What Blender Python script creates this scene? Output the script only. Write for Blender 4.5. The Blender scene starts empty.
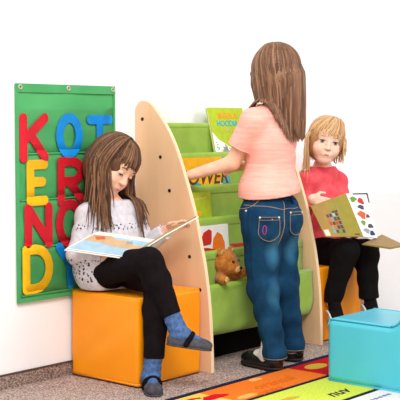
import bpy, math, random
import numpy as np
from mathutils import Vector, Matrix
random.seed(7); rng = np.random.default_rng(7)
SC = bpy.context.scene; COL = SC.collection
A = np.array
def nz(v): v = A(v, float); return v/np.linalg.norm(v)
# ------------------------------------------------------------------ camera
CAM = A([-3.0005, -3.2676, .982]); YAW, PIT, FOC = .8585, .0681, 1146.
FW = A([math.sin(YAW)*math.cos(PIT), math.cos(YAW)*math.cos(PIT), -math.sin(PIT)])
RT = A([math.cos(YAW), -math.sin(YAW), 0.]); UP = np.cross(RT, FW)
cd = bpy.data.cameras.new('camera'); cam = bpy.data.objects.new('camera', cd); COL.objects.link(cam)
cd.sensor_fit = 'HORIZONTAL'; cd.sensor_width = 36.; cd.lens = FOC*36./400.; cd.clip_end = 100
cam.matrix_world = Matrix([[RT[0], UP[0], -FW[0], CAM[0]], [RT[1], UP[1], -FW[1], CAM[1]], [RT[2], UP[2], -FW[2], CAM[2]], [0, 0, 0, 1]])
SC.camera = cam
def at(u, v, d):                       # a place in the room, measured off the photo at a known distance
    return CAM + (FW + RT*(u-200)/FOC - UP*(v-200)/FOC)*d
# ------------------------------------------------------------------ materials
def lin(c):
    c = A(c, float)/255.
    return tuple(np.where(c <= .04045, c/12.92, ((c+.055)/1.055)**2.4)) + (1.,)
def newmat(name):
    m = bpy.data.materials.new(name); m.use_nodes = True
    nt = m.node_tree; return m, nt, nt.nodes['Principled BSDF']
def N(nt, t, **kw):
    n = nt.nodes.new(t)
    for k, v in kw.items():
        if k in n.inputs: n.inputs[k].default_value = v
        else: setattr(n, k, v)
    return n
def ramp(nt, src, stops, interp='LINEAR'):
    r = N(nt, 'ShaderNodeValToRGB'); r.color_ramp.interpolation = interp
    el = r.color_ramp.elements
    while len(el) < len(stops): el.new(.5)
    for e, (p, c) in zip(el, stops): e.position = p; e.color = c
    nt.links.new(src, r.inputs['Fac']); return r
def mat(name, col, rough=.6, col2=None, scale=20., bump=0., bscale=60., spec=.3, sheen=0., stretch=(1, 1, 1), sss=0., coat=0., detail=4., lo=.35, hi=.65):
    m, nt, b = newmat(name)
    b.inputs['Roughness'].default_value = rough; b.inputs['Specular IOR Level'].default_value = spec
    b.inputs['Sheen Weight'].default_value = sheen; b.inputs['Coat Weight'].default_value = coat
    if sss: b.inputs['Subsurface Weight'].default_value = sss; b.inputs['Subsurface Radius'].default_value = (.012, .005, .003); b.inputs['Subsurface Scale'].default_value = 1.
    tc = N(nt, 'ShaderNodeTexCoord'); mp = N(nt, 'ShaderNodeMapping'); mp.inputs['Scale'].default_value = stretch
    nt.links.new(tc.outputs['Object'], mp.inputs['Vector'])
    if col2 is None: col2 = tuple(A(col)*.93)
    nn = N(nt, 'ShaderNodeTexNoise', Scale=scale, Detail=detail); nt.links.new(mp.outputs[0], nn.inputs['Vector'])
    r = ramp(nt, nn.outputs['Fac'], [(lo, lin(col2)), (hi, lin(col))]); nt.links.new(r.outputs[0], b.inputs['Base Color'])
    if bump:
        n2 = N(nt, 'ShaderNodeTexNoise', Scale=bscale, Detail=3.); nt.links.new(mp.outputs[0], n2.inputs['Vector'])
        bp = N(nt, 'ShaderNodeBump', Strength=bump, Distance=.004); nt.links.new(n2.outputs['Fac'], bp.inputs['Height']); nt.links.new(bp.outputs[0], b.inputs['Normal'])
    return m
M = {}
M['wall'] = mat('wall_paint', (246, 246, 247), .9, (244, 244, 245), 3., .03, 200.)
M['orange'] = mat('orange_vinyl', (250, 152, 8), .42, (246, 145, 6), 6., .06, 14., .35)
M['turq'] = mat('turquoise_vinyl', (76, 190, 212), .3, (70, 186, 208), 6., .06, 14., .55)
M['birch'] = mat('birch_wood', (240, 196, 154), .5, (230, 184, 140), 9., .03, 60., .3, stretch=(1, 1, .16))
M['ply'] = mat('plywood_edge', (248, 222, 186), .55, (236, 206, 166), 30., stretch=(8, .4, .4))
M['screw'] = mat('dark_screw', (38, 26, 18), .4)
M['green'] = mat('green_canvas', (152, 186, 76), .8, (140, 174, 66), 12., .12, 300., .1, sheen=.2)
M['steel'] = mat('steel_rod', (170, 172, 174), .3, spec=.6)
M['poster'] = mat('green_fabric', (84, 172, 104), .6, (72, 162, 94), 7., .35, 16., .25)
M['posterhem'] = mat('green_hem', (76, 164, 98), .65, (66, 154, 90), 9., .2, 40.)
M['red'] = mat('red_foam', (222, 22, 44), .7); M['blue'] = mat('blue_foam', (0, 148, 228), .7); M['yellow'] = mat('yellow_foam', (252, 194, 10), .7)
M['metal'] = mat('grommet_metal', (196, 186, 160), .3, spec=.7)
M['skin'] = mat('skin', (240, 190, 162), .5, (234, 178, 150), 25., spec=.3, sss=.25)
M['skin_fair'] = mat('fair_skin', (246, 206, 184), .5, (242, 196, 172), 25., spec=.3, sss=.25)
M['lips'] = mat('lips', (216, 132, 122), .45)
M['white'] = mat('white_paper', (240, 240, 236), .6, (234, 234, 230), 30.)
M['pages'] = mat('page_block', (236, 228, 212), .7, (216, 206, 190), 300., stretch=(1, 1, 6))
M['black'] = mat('black_leather', (26, 22, 24), .28, (20, 17, 18), 30., .08, 90., .5)
M['blackcloth'] = mat('black_knit', (24, 18, 20), .9, (18, 13, 15), 40., .3, 160., .08)
M['blackcord'] = mat('black_cotton', (22, 19, 21), .9, (16, 14, 16), 30., .3, 60., .08)
M['sole'] = mat('dark_rubber_sole', (46, 38, 36), .6)
M['whitesole'] = mat('white_rubber_sole', (226, 222, 218), .6)
M['greyshoe'] = mat('grey_felt', (84, 82, 88), .9, (64, 62, 68), 60., .4, 150., .1)
M['bluesock'] = mat('blue_ribbed_knit', (84, 112, 158), .9, (62, 88, 134), 90., .4, 180., .1)
M['whitesock'] = mat('white_sock', (236, 232, 228), .85)
M['pink'] = mat('pink_jersey', (250, 186, 170), .85, (242, 162, 146), 26., .3, 45., .1, stretch=(.4, .4, 3.5), lo=.3, hi=.7)
M['coral'] = mat('coral_jersey', (240, 98, 106), .85, (226, 76, 86), 22., .35, 40., .1)
M['fur'] = mat('teddy_fur', (198, 128, 56), .95, (164, 96, 36), 70., .7, 160., .05, sheen=.2)
M['furlight'] = mat('teddy_pale_fur', (226, 178, 112), .95, (206, 152, 88), 70., .5, 160., .05)
M['shade_black'] = mat('under_shelf_shade', (16, 13, 12), .9, spec=.05); M['eyeblack'] = mat('black_bead', (14, 12, 12), .15, spec=.6)  # near-black board colour imitates the shade under the bookshelf; bead is plain black
M['stitch'] = mat('tan_stitching', (176, 140, 96), .7)
M['purple'] = mat('purple_thread', (176, 50, 140), .7)
M['silver'] = mat('silver_rivet', (215, 215, 218), .25, spec=.8)
M['navy'] = mat('navy_carpet', (34, 36, 62), .95, (26, 28, 50), 120., .3, 220., .05)
for k, c in dict(rorange=(240, 122, 40), rred=(196, 24, 34), ryellow=(250, 196, 84), rgreen=(212, 224, 82), rwhite=(238, 230, 222), rdkorange=(222, 106, 32), rpeach=(246, 176, 92), rolive=(206, 176, 62), rscar=(212, 20, 40), rblue=(120, 130, 190)).items():
    M[k] = mat('carpet_'+k[1:], c, .95, tuple(A(c)*.9), 130., .3, 220., .05)
for k, c in dict(lime=(178, 200, 20), cyan=(40, 176, 190), ltorange=(246, 150, 30), teal=(92, 178, 172), gold=(244, 186, 22), paleyl=(206, 200, 90), dkbrown=(92, 50, 24), olive=(152, 138, 30), oliveb=(168, 132, 50), redb=(206, 44, 34), oranb=(240, 122, 18), grey=(150, 150, 150), brownpage=(158, 128, 80), navyp=(44, 48, 110), leafg=(110, 150, 50), cream=(230, 216, 196), sky=(160, 188, 204), tan=(198, 162, 122), rust=(206, 96, 48), wine=(120, 46, 46), spot=(70, 66, 76), oliv2=(150, 134, 74)).items():
    M[k] = mat('print_'+k, c, .5, tuple(A(c)*.94), 40., spec=.35)

def speckle(name, base, dark, light, scale):
    m, nt, b = newmat(name); b.inputs['Roughness'].default_value = .95; b.inputs['Specular IOR Level'].default_value = .1
    tc = N(nt, 'ShaderNodeTexCoord'); v = N(nt, 'ShaderNodeTexVoronoi', Scale=scale); nt.links.new(tc.outputs['Object'], v.inputs['Vector'])
    n = N(nt, 'ShaderNodeTexNoise', Scale=scale*.55, Detail=6., Roughness=.8); nt.links.new(tc.outputs['Object'], n.inputs['Vector'])
    sp = N(nt, 'ShaderNodeSeparateColor'); nt.links.new(v.outputs['Color'], sp.inputs[0])
    mx = N(nt, 'ShaderNodeMath', operation='ADD'); nt.links.new(sp.outputs[0], mx.inputs[0]); nt.links.new(n.outputs['Fac'], mx.inputs[1])
    hf = N(nt, 'ShaderNodeMath', operation='MULTIPLY'); nt.links.new(mx.outputs[0], hf.inputs[0]); hf.inputs[1].default_value = .5
    r = ramp(nt, hf.outputs[0], [(.22, lin(dark)), (.5, lin(base)), (.8, lin(light))]); nt.links.new(r.outputs[0], b.inputs['Base Color'])
    bp = N(nt, 'ShaderNodeBump', Strength=.4, Distance=.003); nt.links.new(n.outputs['Fac'], bp.inputs['Height']); nt.links.new(bp.outputs[0], b.inputs['Normal'])
    return m
M['carpet'] = speckle('speckled_carpet', (164, 142, 132), (92, 74, 68), (214, 194, 184), 230.)
M['basecarpet'] = speckle('speckled_carpet_strip', (140, 118, 108), (84, 66, 60), (186, 166, 154), 230.)
M['basetop'] = mat('strip_binding', (84, 66, 58), .8)

def hairmat(name, dark, mid, light):
    m, nt, b = newmat(name); b.inputs['Roughness'].default_value = .5; b.inputs['Specular IOR Level'].default_value = .22
    g = N(nt, 'ShaderNodeNewGeometry'); tc = N(nt, 'ShaderNodeTexCoord')
    mp = N(nt, 'ShaderNodeMapping'); mp.inputs['Scale'].default_value = (1, 1, .12); nt.links.new(tc.outputs['Object'], mp.inputs['Vector'])
    n = N(nt, 'ShaderNodeTexNoise', Scale=90., Detail=3.); nt.links.new(mp.outputs[0], n.inputs['Vector'])
    mx = N(nt, 'ShaderNodeMath', operation='ADD'); nt.links.new(g.outputs['Random Per Island'], mx.inputs[0]); nt.links.new(n.outputs['Fac'], mx.inputs[1])
    hf = N(nt, 'ShaderNodeMath', operation='MULTIPLY'); nt.links.new(mx.outputs[0], hf.inputs[0]); hf.inputs[1].default_value = .5
    r = ramp(nt, hf.outputs[0], [(.2, lin(dark)), (.5, lin(mid)), (.82, lin(light))]); nt.links.new(r.outputs[0], b.inputs['Base Color'])
    return m
M['hairA'] = hairmat('brown_hair', (58, 36, 24), (96, 64, 44), (148, 106, 74))
M['hairB'] = hairmat('light_brown_hair', (78, 52, 36), (118, 82, 60), (160, 120, 92))
M['hairC'] = hairmat('blonde_hair', (176, 130, 86), (216, 174, 126), (240, 208, 166))

def denim():
    m, nt, b = newmat('blue_denim'); b.inputs['Roughness'].default_value = .85; b.inputs['Specular IOR Level'].default_value = .15
    tc = N(nt, 'ShaderNodeTexCoord'); n = N(nt, 'ShaderNodeTexNoise', Scale=16., Detail=5.); nt.links.new(tc.outputs['Object'], n.inputs['Vector'])
    r = ramp(nt, n.outputs['Fac'], [(.3, lin((8, 44, 74))), (.7, lin((20, 66, 98)))])
    prev = r.outputs[0]
    for c, rad in (((.565, -.585, .475), (.045, .06, .085)), ((.69, -.585, .475), (.045, .06, .085)), ((.575, -.54, .30), (.04, .06, .10))):   # washed-out patches on the thighs
        mp = N(nt, 'ShaderNodeMapping'); mp.vector_type = 'TEXTURE'; mp.inputs['Location'].default_value = c; mp.inputs['Scale'].default_value = rad
        nt.links.new(tc.outputs['Object'], mp.inputs['Vector'])
        ln = N(nt, 'ShaderNodeVectorMath', operation='LENGTH'); nt.links.new(mp.outputs[0], ln.inputs[0])
        rr = ramp(nt, ln.outputs['Value'], [(.1, (.7, .7, .7, 1)), (1., (0, 0, 0, 1))])
        mx = N(nt, 'ShaderNodeMixRGB'); nt.links.new(rr.outputs[0], mx.inputs[0]); nt.links.new(prev, mx.inputs[1]); mx.inputs[2].default_value = lin((72, 140, 176)); prev = mx.outputs[0]
    nt.links.new(prev, b.inputs['Base Color'])
    n2 = N(nt, 'ShaderNodeTexNoise', Scale=70., Detail=4.); nt.links.new(tc.outputs['Object'], n2.inputs['Vector'])
    bp = N(nt, 'ShaderNodeBump', Strength=.3, Distance=.004); nt.links.new(n2.outputs['Fac'], bp.inputs['Height']); nt.links.new(bp.outputs[0], b.inputs['Normal'])
    return m
M['denim'] = denim()
M['denimdark'] = mat('denim_seam', (12, 52, 86), .85, (10, 44, 74), 40., .3, 90., .1)

def tunicmat(bands):                   # pale grey jersey with bands of small dark printed motifs
    m, nt, b = newmat('printed_grey_jersey'); b.inputs['Roughness'].default_value = .85; b.inputs['Specular IOR Level'].default_value = .1
    tc = N(nt, 'ShaderNodeTexCoord'); sx = N(nt, 'ShaderNodeSeparateXYZ'); nt.links.new(tc.outputs['Object'], sx.inputs[0])
    prev = None
    for z0, z1, sc, th in bands:
        v = N(nt, 'ShaderNodeTexVoronoi', Scale=sc); nt.links.new(tc.outputs['Object'], v.inputs['Vector'])
        lt = N(nt, 'ShaderNodeMath', operation='LESS_THAN'); nt.links.new(v.outputs['Distance'], lt.inputs[0]); lt.inputs[1].default_value = th
        g = N(nt, 'ShaderNodeMath', operation='GREATER_THAN'); nt.links.new(sx.outputs['Z'], g.inputs[0]); g.inputs[1].default_value = z0
        l = N(nt, 'ShaderNodeMath', operation='LESS_THAN'); nt.links.new(sx.outputs['Z'], l.inputs[0]); l.inputs[1].default_value = z1
        a = N(nt, 'ShaderNodeMath', operation='MULTIPLY'); nt.links.new(lt.outputs[0], a.inputs[0]); nt.links.new(g.outputs[0], a.inputs[1])
        c = N(nt, 'ShaderNodeMath', operation='MULTIPLY'); nt.links.new(a.outputs[0], c.inputs[0]); nt.links.new(l.outputs[0], c.inputs[1])
        if prev is None: prev = c
        else:
            d = N(nt, 'ShaderNodeMath', operation='MAXIMUM'); nt.links.new(prev.outputs[0], d.inputs[0]); nt.links.new(c.outputs[0], d.inputs[1]); prev = d
    n = N(nt, 'ShaderNodeTexNoise', Scale=60., Detail=4.); nt.links.new(tc.outputs['Object'], n.inputs['Vector'])
    r = ramp(nt, n.outputs['Fac'], [(.3, lin((194, 188, 194))), (.7, lin((218, 212, 217)))])
    mx = N(nt, 'ShaderNodeMixRGB'); nt.links.new(prev.outputs[0], mx.inputs[0]); nt.links.new(r.outputs[0], mx.inputs[1]); mx.inputs[2].default_value = lin((62, 58, 70))
    nt.links.new(mx.outputs[0], b.inputs['Base Color'])
    bp = N(nt, 'ShaderNodeBump', Strength=.2, Distance=.004); nt.links.new(n.outputs['Fac'], bp.inputs['Height']); nt.links.new(bp.outputs[0], b.inputs['Normal'])
    return m
M['tunic'] = tunicmat([(.375, .465, 78., .33), (.572, .596, 85., .32)])
def vinyl():
    m = bpy.data.materials.new('clear_vinyl'); m.use_nodes = True; nt = m.node_tree; nt.nodes.clear()
    o = N(nt, 'ShaderNodeOutputMaterial'); t = N(nt, 'ShaderNodeBsdfTransparent'); g = N(nt, 'ShaderNodeBsdfGlossy', Roughness=.16)
    f = N(nt, 'ShaderNodeFresnel', IOR=1.22); mx = N(nt, 'ShaderNodeMixShader')
    tc = N(nt, 'ShaderNodeTexCoord'); n = N(nt, 'ShaderNodeTexNoise', Scale=9., Detail=2.); bp = N(nt, 'ShaderNodeBump', Strength=.5, Distance=.01)
    nt.links.new(tc.outputs['Object'], n.inputs['Vector']); nt.links.new(n.outputs['Fac'], bp.inputs['Height']); nt.links.new(bp.outputs[0], g.inputs['Normal']); nt.links.new(bp.outputs[0], f.inputs['Normal'])
    nt.links.new(f.outputs[0], mx.inputs[0]); nt.links.new(t.outputs[0], mx.inputs[1]); nt.links.new(g.outputs[0], mx.inputs[2]); nt.links.new(mx.outputs[0], o.inputs[0])
    return m
M['vinyl'] = vinyl()
def irismat(name, iris):
    m, nt, b = newmat(name); b.inputs['Roughness'].default_value = .12
    tc = N(nt, 'ShaderNodeTexCoord'); mp = N(nt, 'ShaderNodeSeparateXYZ'); nt.links.new(tc.outputs['Generated'], mp.inputs[0])
    r = ramp(nt, mp.outputs['Y'], [(0., lin((236, 230, 226))), (.80, lin(iris)), (.965, lin((16, 14, 14)))], 'CONSTANT')
    nt.links.new(r.outputs[0], b.inputs['Base Color']); return m
M['eyeblue'] = irismat('grey_blue_eye', (112, 122, 130)); M['eyebrown'] = irismat('brown_eye', (80, 54, 36))
# ------------------------------------------------------------------ object helpers
def link(name, me, m=None, parent=None, smooth=False):
    o = bpy.data.objects.new(name, me); COL.objects.link(o)
    if m is not None: me.materials.append(M[m] if isinstance(m, str) else m)
    if parent is not None: o.parent = parent
    if smooth: me.polygons.foreach_set('use_smooth', [True]*len(me.polygons))
    return o
def tag(o, label, cat, group=None):
    o['label'] = label; o['category'] = cat
    if group: o['group'] = group
    return o
def thing(name, label, cat, group=None):
    o = bpy.data.objects.new(name, None); COL.objects.link(o); o.empty_display_size = .05
    return tag(o, label, cat, group)
def mesh(V, F):
    me = bpy.data.meshes.new('m'); V = np.asarray(V, np.float32)
    if isinstance(F, np.ndarray):
        n, k = F.shape
        me.vertices.add(len(V)); me.vertices.foreach_set('co', V.ravel())
        me.loops.add(n*k); me.loops.foreach_set('vertex_index', F.astype(np.int32).ravel())
        me.polygons.add(n); me.polygons.foreach_set('loop_start', np.arange(0, n*k, k, dtype=np.int32))
        me.update(calc_edges=True); me.validate()
    else:
        me.from_pydata([tuple(map(float, v)) for v in V], [], F); me.update()
    return me
def bevel(o, w, seg=2, ang=None):
    b = o.modifiers.new('b', 'BEVEL'); b.width = w; b.segments = seg; b.limit_method = 'ANGLE'; b.angle_limit = math.radians(35)
    o.data.polygons.foreach_set('use_smooth', [True]*len(o.data.polygons)); b.harden_normals = True
    return o
def boxv(lo, hi):
    (a, b, c), (d, e, f) = lo, hi
    V = [(a, b, c), (d, b, c), (d, e, c), (a, e, c), (a, b, f), (d, b, f), (d, e, f), (a, e, f)]
    F = [(3, 2, 1, 0), (4, 5, 6, 7), (0, 1, 5, 4), (1, 2, 6, 5), (2, 3, 7, 6), (3, 0, 4, 7)]
    return V, F
def box(name, lo, hi, m, parent=None, bev=0, seg=2):
    o = link(name, mesh(*boxv(lo, hi)), m, parent)
    if bev: bevel(o, bev, seg)
    return o
def slab(c, ex, ey, ez):                # box from centre and three half-axis vectors
    c, ex, ey, ez = map(A, (c, ex, ey, ez))
    V = [c+sx*ex+sy*ey+sz*ez for sz in (-1, 1) for sx, sy in ((-1, -1), (1, -1), (1, 1), (-1, 1))]
    F = [(3, 2, 1, 0), (4, 5, 6, 7), (0, 1, 5, 4), (1, 2, 6, 5), (2, 3, 7, 6), (3, 0, 4, 7)]
    if np.dot(np.cross(ex, ey), ez) < 0: F = [f[::-1] for f in F]
    return V, F
def prism(poly, axis, lo, hi):          # poly of 2-tuples in the remaining axes, in order
    def mk(p, t):
        q = list(p); q.insert(axis, t); return q
    n = len(poly); V = [mk(p, lo) for p in poly]+[mk(p, hi) for p in poly]
    ar = sum(poly[i][0]*poly[(i+1) % n][1]-poly[(i+1) % n][0]*poly[i][1] for i in range(n))*(-1 if axis == 1 else 1)
    F = [tuple(range(n))[::-1], tuple(range(n, 2*n))]+[(i, (i+1) % n, n+(i+1) % n, n+i) for i in range(n)]
    if ar < 0: F = [f[::-1] for f in F]
    return V, F
def merge(parts):
    V, F = [], []
    for v, f in parts: F += [tuple(i+len(V) for i in q) for q in f]; V += list(v)
    return mesh(V, F)
def tube(path, r, sides=8, closed=False):
    P = A(path, float); n = len(P); R = np.broadcast_to(A(r, float), (n,))
    V, F = [], []
    T = np.gradient(P, axis=0); nrm = None
    for i in range(n):
        t = nz(T[i])
        if nrm is None: nrm = np.cross(t, (0, 0, 1) if abs(t[2]) < .9 else (1, 0, 0))
        nrm = nz(nrm-t*np.dot(nrm, t)); bi = np.cross(t, nrm)
        for k in range(sides):
            a = 2*math.pi*k/sides; V.append(P[i]+R[i]*(math.cos(a)*nrm+math.sin(a)*bi))
    for i in range(n-1):
        for k in range(sides): F.append((i*sides+k, i*sides+(k+1) % sides, (i+1)*sides+(k+1) % sides, (i+1)*sides+k))
    F += [tuple(range(sides))[::-1], tuple(range((n-1)*sides, n*sides))]
    return V, F
def smooth_path(pts, n=24):             # Catmull-Rom
    P = [A(p, float) for p in pts]; P = [2*P[0]-P[1]]+P+[2*P[-1]-P[-2]]; out = []
    m = len(P)-3
    for s in np.linspace(0, m, n):
        i = min(int(s), m-1); t = s-i; a, b, c, d = P[i:i+4]
        out.append(.5*((2*b)+(c-a)*t+(2*a-5*b+4*c-d)*t*t+(3*b-a-3*c+d)*t**3))
    return A(out)
def text(name, s, size, origin, ex, ey, m, parent, ext=.0006, shear=0.):
    ex, ey = nz(ex), nz(ey); ez = np.cross(ex, ey)
    cu = bpy.data.curves.new('t', 'FONT'); cu.body = s; cu.size = size; cu.extrude = ext; cu.align_x = 'CENTER'; cu.align_y = 'CENTER'; cu.resolution_u = 3; cu.shear = shear; cu.offset = size*.012
    to = bpy.data.objects.new('t', cu); COL.objects.link(to)
    bpy.context.view_layer.update()
    me = bpy.data.meshes.new_from_object(to.evaluated_get(bpy.context.evaluated_depsgraph_get()))
    bpy.data.objects.remove(to); bpy.data.curves.remove(cu)
    o = A(origin, float)
    me.transform(Matrix([[ex[0], ey[0], ez[0], o[0]], [ex[1], ey[1], ez[1], o[1]], [ex[2], ey[2], ez[2], o[2]], [0, 0, 0, 1]]))
    me.materials.clear()
    return link(name, me, m, parent)
def disc(c, ex, ey, n=20, wob=0.):      # flat blob polygon corners
    return [A(c)+A(ex)*math.cos(t)*(1+wob*math.sin(3*t+1))+A(ey)*math.sin(t)*(1+wob*math.cos(2*t)) for t in np.linspace(0, 2*math.pi, n, endpoint=False)]
def plate(pts, nrm, t):                 # polygon given thickness t along nrm
    n = len(pts); nrm = nz(nrm)*t
    V = [A(p) for p in pts]+[A(p)+nrm for p in pts]
    F = [tuple(range(n))[::-1], tuple(range(n, 2*n))]+[(i, (i+1) % n, n+(i+1) % n, n+i) for i in range(n)]
    nn = sum(np.cross(V[i]-V[0], V[(i+1) % n]-V[0]) for i in range(n))
    if np.dot(nn, nrm) < 0: F = [f[::-1] for f in F]
    return V, F
# ------------------------------------------------------------------ distance-field modeller (smooth bodies, cloth, toys)
class RC:                                # round cone
    def __init__(s, a, b, ra, rb): s.a, s.b, s.ra, s.rb = A(a, float), A(b, float), ra, rb
    def bb(s): r = max(s.ra, s.rb); return np.minimum(s.a, s.b)-r, np.maximum(s.a, s.b)+r
    def d(s, X, Y, Z):
        a, v = s.a, s.b-s.a; L = max(v@v, 1e-9)
        x, y, z = X-a[0], Y-a[1], Z-a[2]
        t = np.clip((x*v[0]+y*v[1]+z*v[2])/L, 0, 1)
        return np.sqrt((x-t*v[0])**2+(y-t*v[1])**2+(z-t*v[2])**2)-(s.ra+(s.rb-s.ra)*t)
class EL:                                # ellipsoid; R columns are its axes
    def __init__(s, c, r, R=np.eye(3)): s.c, s.r, s.R = A(c, float), A(r, float), A(R, float)
    def bb(s): e = np.abs(s.R)@s.r; return s.c-e, s.c+e
    def loc(s, X, Y, Z):
        x, y, z = X-s.c[0], Y-s.c[1], Z-s.c[2]; R = s.R
        return [x*R[0, i]+y*R[1, i]+z*R[2, i] for i in range(3)]
    def d(s, X, Y, Z):
        q = s.loc(X, Y, Z); r = s.r
        k0 = np.sqrt((q[0]/r[0])**2+(q[1]/r[1])**2+(q[2]/r[2])**2)
        k1 = np.sqrt((q[0]/r[0]**2)**2+(q[1]/r[1]**2)**2+(q[2]/r[2]**2)**2)+1e-6
        return k0*(k0-1)/k1
class RB(EL):                            # rounded box
    def __init__(s, c, h, rd, R=np.eye(3)): EL.__init__(s, c, h, R); s.rd = rd
    def d(s, X, Y, Z):
        q = [np.abs(v)-(h-s.rd) for v, h in zip(s.loc(X, Y, Z), s.r)]
        o = np.sqrt(sum(np.maximum(v, 0)**2 for v in q)); return o+np.minimum(np.maximum(np.maximum(q[0], q[1]), q[2]), 0)-s.rd
def smin(a, b, k):
    if k <= 0: return np.minimum(a, b)
    h = np.maximum(k-np.abs(a-b), 0)/k; return np.minimum(a, b)-h*h*k*.25
class G:                                 # group of primitives: union, then carvings, then flat cuts
    def __init__(s, items=(), infl=0., cuts=(), subs=(), folds=()): s.it = list(items); s.infl = infl; s.cuts = list(cuts); s.subs = list(subs); s.folds = list(folds)
    def add(s, p, k=.02): s.it.append((p, k)); return s
    def bb(s):
        B = [p.bb() for p, _ in s.it]; return np.min([b[0] for b in B], 0)-s.infl-.01, np.max([b[1] for b in B], 0)+s.infl+.01
    def d(s, X, Y, Z):
        full = np.broadcast(X, Y, Z).shape; grid = X.ndim == 3
        D = np.full(full, 1., np.float32)
        for p, k in s.it:
            if grid:
                lo, hi = p.bb(); mg = k+s.infl+.03; ax = (X[:, 0, 0], Y[0, :, 0], Z[0, 0, :]); sl = []
                for i in range(3):
                    a = np.searchsorted(ax[i], lo[i]-mg); b = np.searchsorted(ax[i], hi[i]+mg); sl.append(slice(a, max(b, a)))
                if any(q.start >= q.stop for q in sl): continue
                D[tuple(sl)] = smin(D[tuple(sl)], p.d(X[sl[0]], Y[:, sl[1]], Z[:, :, sl[2]]).astype(np.float32), k)
            else: D = smin(D, p.d(X, Y, Z), k)
        D = D-s.infl
        for amp, kv, kw in s.folds:
            D = D+amp*np.sin(X*kv[0]+Y*kv[1]+Z*kv[2]+1.6*np.sin(X*kw[0]+Y*kw[1]+Z*kw[2]))
        for p, k in s.subs: D = -smin(-D, p.d(X, Y, Z), k)
        for c, n in s.cuts:
            n = nz(n); D = np.maximum(D, (X-c[0])*n[0]+(Y-c[1])*n[1]+(Z-c[2])*n[2])
        return D
    def pts(s, P): return s.d(P[..., 0], P[..., 1], P[..., 2])
class U:                                 # union / intersection of groups
    def __init__(s, gs, k=.0, op='u'): s.g, s.k, s.op = gs, k, op
    def bb(s):
        B = [g.bb() for g in s.g]
        if s.op == 'i': return np.max([b[0] for b in B], 0), np.min([b[1] for b in B], 0)
        return np.min([b[0] for b in B], 0), np.max([b[1] for b in B], 0)
    def d(s, X, Y, Z):
        D = None
        for g in s.g:
            e = g.d(X, Y, Z); D = e if D is None else (np.maximum(D, e) if s.op == 'i' else smin(D, e, s.k))
        return D
    def pts(s, P): return s.d(P[..., 0], P[..., 1], P[..., 2])
def nets(f, h):                          # naive surface nets
    lo, hi = f.bb(); lo = lo-2.5*h; n = np.ceil((hi-lo)/h).astype(int)+4
    ax = [(lo[i]+h*np.arange(n[i])).astype(np.float32) for i in range(3)]
    F = np.asarray(f.d(ax[0][:, None, None], ax[1][None, :, None], ax[2][None, None, :]), np.float32)
    S = F < 0
    cs = [(i, j, k) for i in (0, 1) for j in (0, 1) for k in (0, 1)]
    cnt = sum(S[i:n[0]-1+i, j:n[1]-1+j, k:n[2]-1+k].astype(np.int8) for i, j, k in cs)
    I = np.argwhere((cnt > 0) & (cnt < 8)); idx = -np.ones(cnt.shape, np.int32); idx[tuple(I.T)] = np.arange(len(I))
    val = {c: F[I[:, 0]+c[0], I[:, 1]+c[1], I[:, 2]+c[2]] for c in cs}
    acc = np.zeros((len(I), 3)); num = np.zeros(len(I))
    for a in cs:
        for dim in range(3):
            if a[dim]: continue
            b = list(a); b[dim] = 1; b = tuple(b); va, vb = val[a], val[b]; m = (va < 0) != (vb < 0)
            t = np.where(m, va/np.where(m, va-vb, 1), 0); p = np.tile(A(a, float), (len(I), 1)); p[:, dim] += t
            acc[m] += p[m]; num[m] += 1
    V = lo+h*(I+acc/num[:, None]); Q = []
    for dim in range(3):
        sl = [slice(1, -1)]*3; sl[dim] = slice(0, -1); s2 = list(sl); s2[dim] = slice(1, None)
        sa, sb = S[tuple(sl)], S[tuple(s2)]; E = np.argwhere(sa != sb)
        if not len(E): continue
        s = sa[tuple(E.T)]; off = np.ones(3, int); off[dim] = 0; E = E+off
        u, v = (dim+1) % 3, (dim+2) % 3; du = np.eye(3, dtype=int)[u]; dv = np.eye(3, dtype=int)[v]
        q = np.stack([idx[tuple((E-du-dv).T)], idx[tuple((E-dv).T)], idx[tuple(E.T)], idx[tuple((E-du).T)]], 1)
        q[~s] = q[~s][:, ::-1]; Q.append(q)
    Q = np.concatenate(Q); Q = Q[(Q >= 0).all(1)]
    return mesh(V, Q)
def sculpt(name, f, h, m, parent=None): return link(name, nets(f, h), m, parent, True)
def strands(name, P, R, m, parent, sides=5, flat=.6):      # P (n, k, 3) polylines, R (n, k) radii
    n, k, _ = P.shape; T = np.gradient(P, axis=1); T /= np.linalg.norm(T, axis=2, keepdims=True)+1e-9
    ref = np.array([.37, .61, .7]); a = np.cross(T, ref); a /= np.linalg.norm(a, axis=2, keepdims=True)+1e-9; b = np.cross(T, a)
    an = 2*np.pi*np.arange(sides)/sides
    V = P[:, :, None, :]+R[:, :, None, None]*(np.cos(an)[None, None, :, None]*a[:, :, None, :]+flat*np.sin(an)[None, None, :, None]*b[:, :, None, :])
    base = np.arange(n)[:, None, None]*k*sides+np.arange(k-1)[None, :, None]*sides; q = np.arange(sides)[None, None, :]; q2 = (q+1) % sides
    F = np.stack([base+q, base+q2, base+sides+q2, base+sides+q], -1).reshape(-1, 4)
    return link(name, mesh(V.reshape(-1, 3), F), m, parent, True)
# ------------------------------------------------------------------ setting
def structure(o): o['kind'] = 'structure'; return o
structure(box('floor', (-3.6, -4.2, -.1), (4.6, .1, 0), 'carpet'))
structure(box('wall_back', (-3.6, 0, -.1), (4.6, .1, 3.0), 'wall'))
bb = structure(box('baseboard_back', (-3.6, -.008, 0), (4.6, 0, .05), 'basecarpet'))
structure(box('wall_right', (1.67, -.30, 0), (4.6, 0, .640), 'wall', None, .004, 2))
structure(box('trim_1', (-3.6, -.010, .05), (4.6, 0, .055), 'basetop'))
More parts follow.
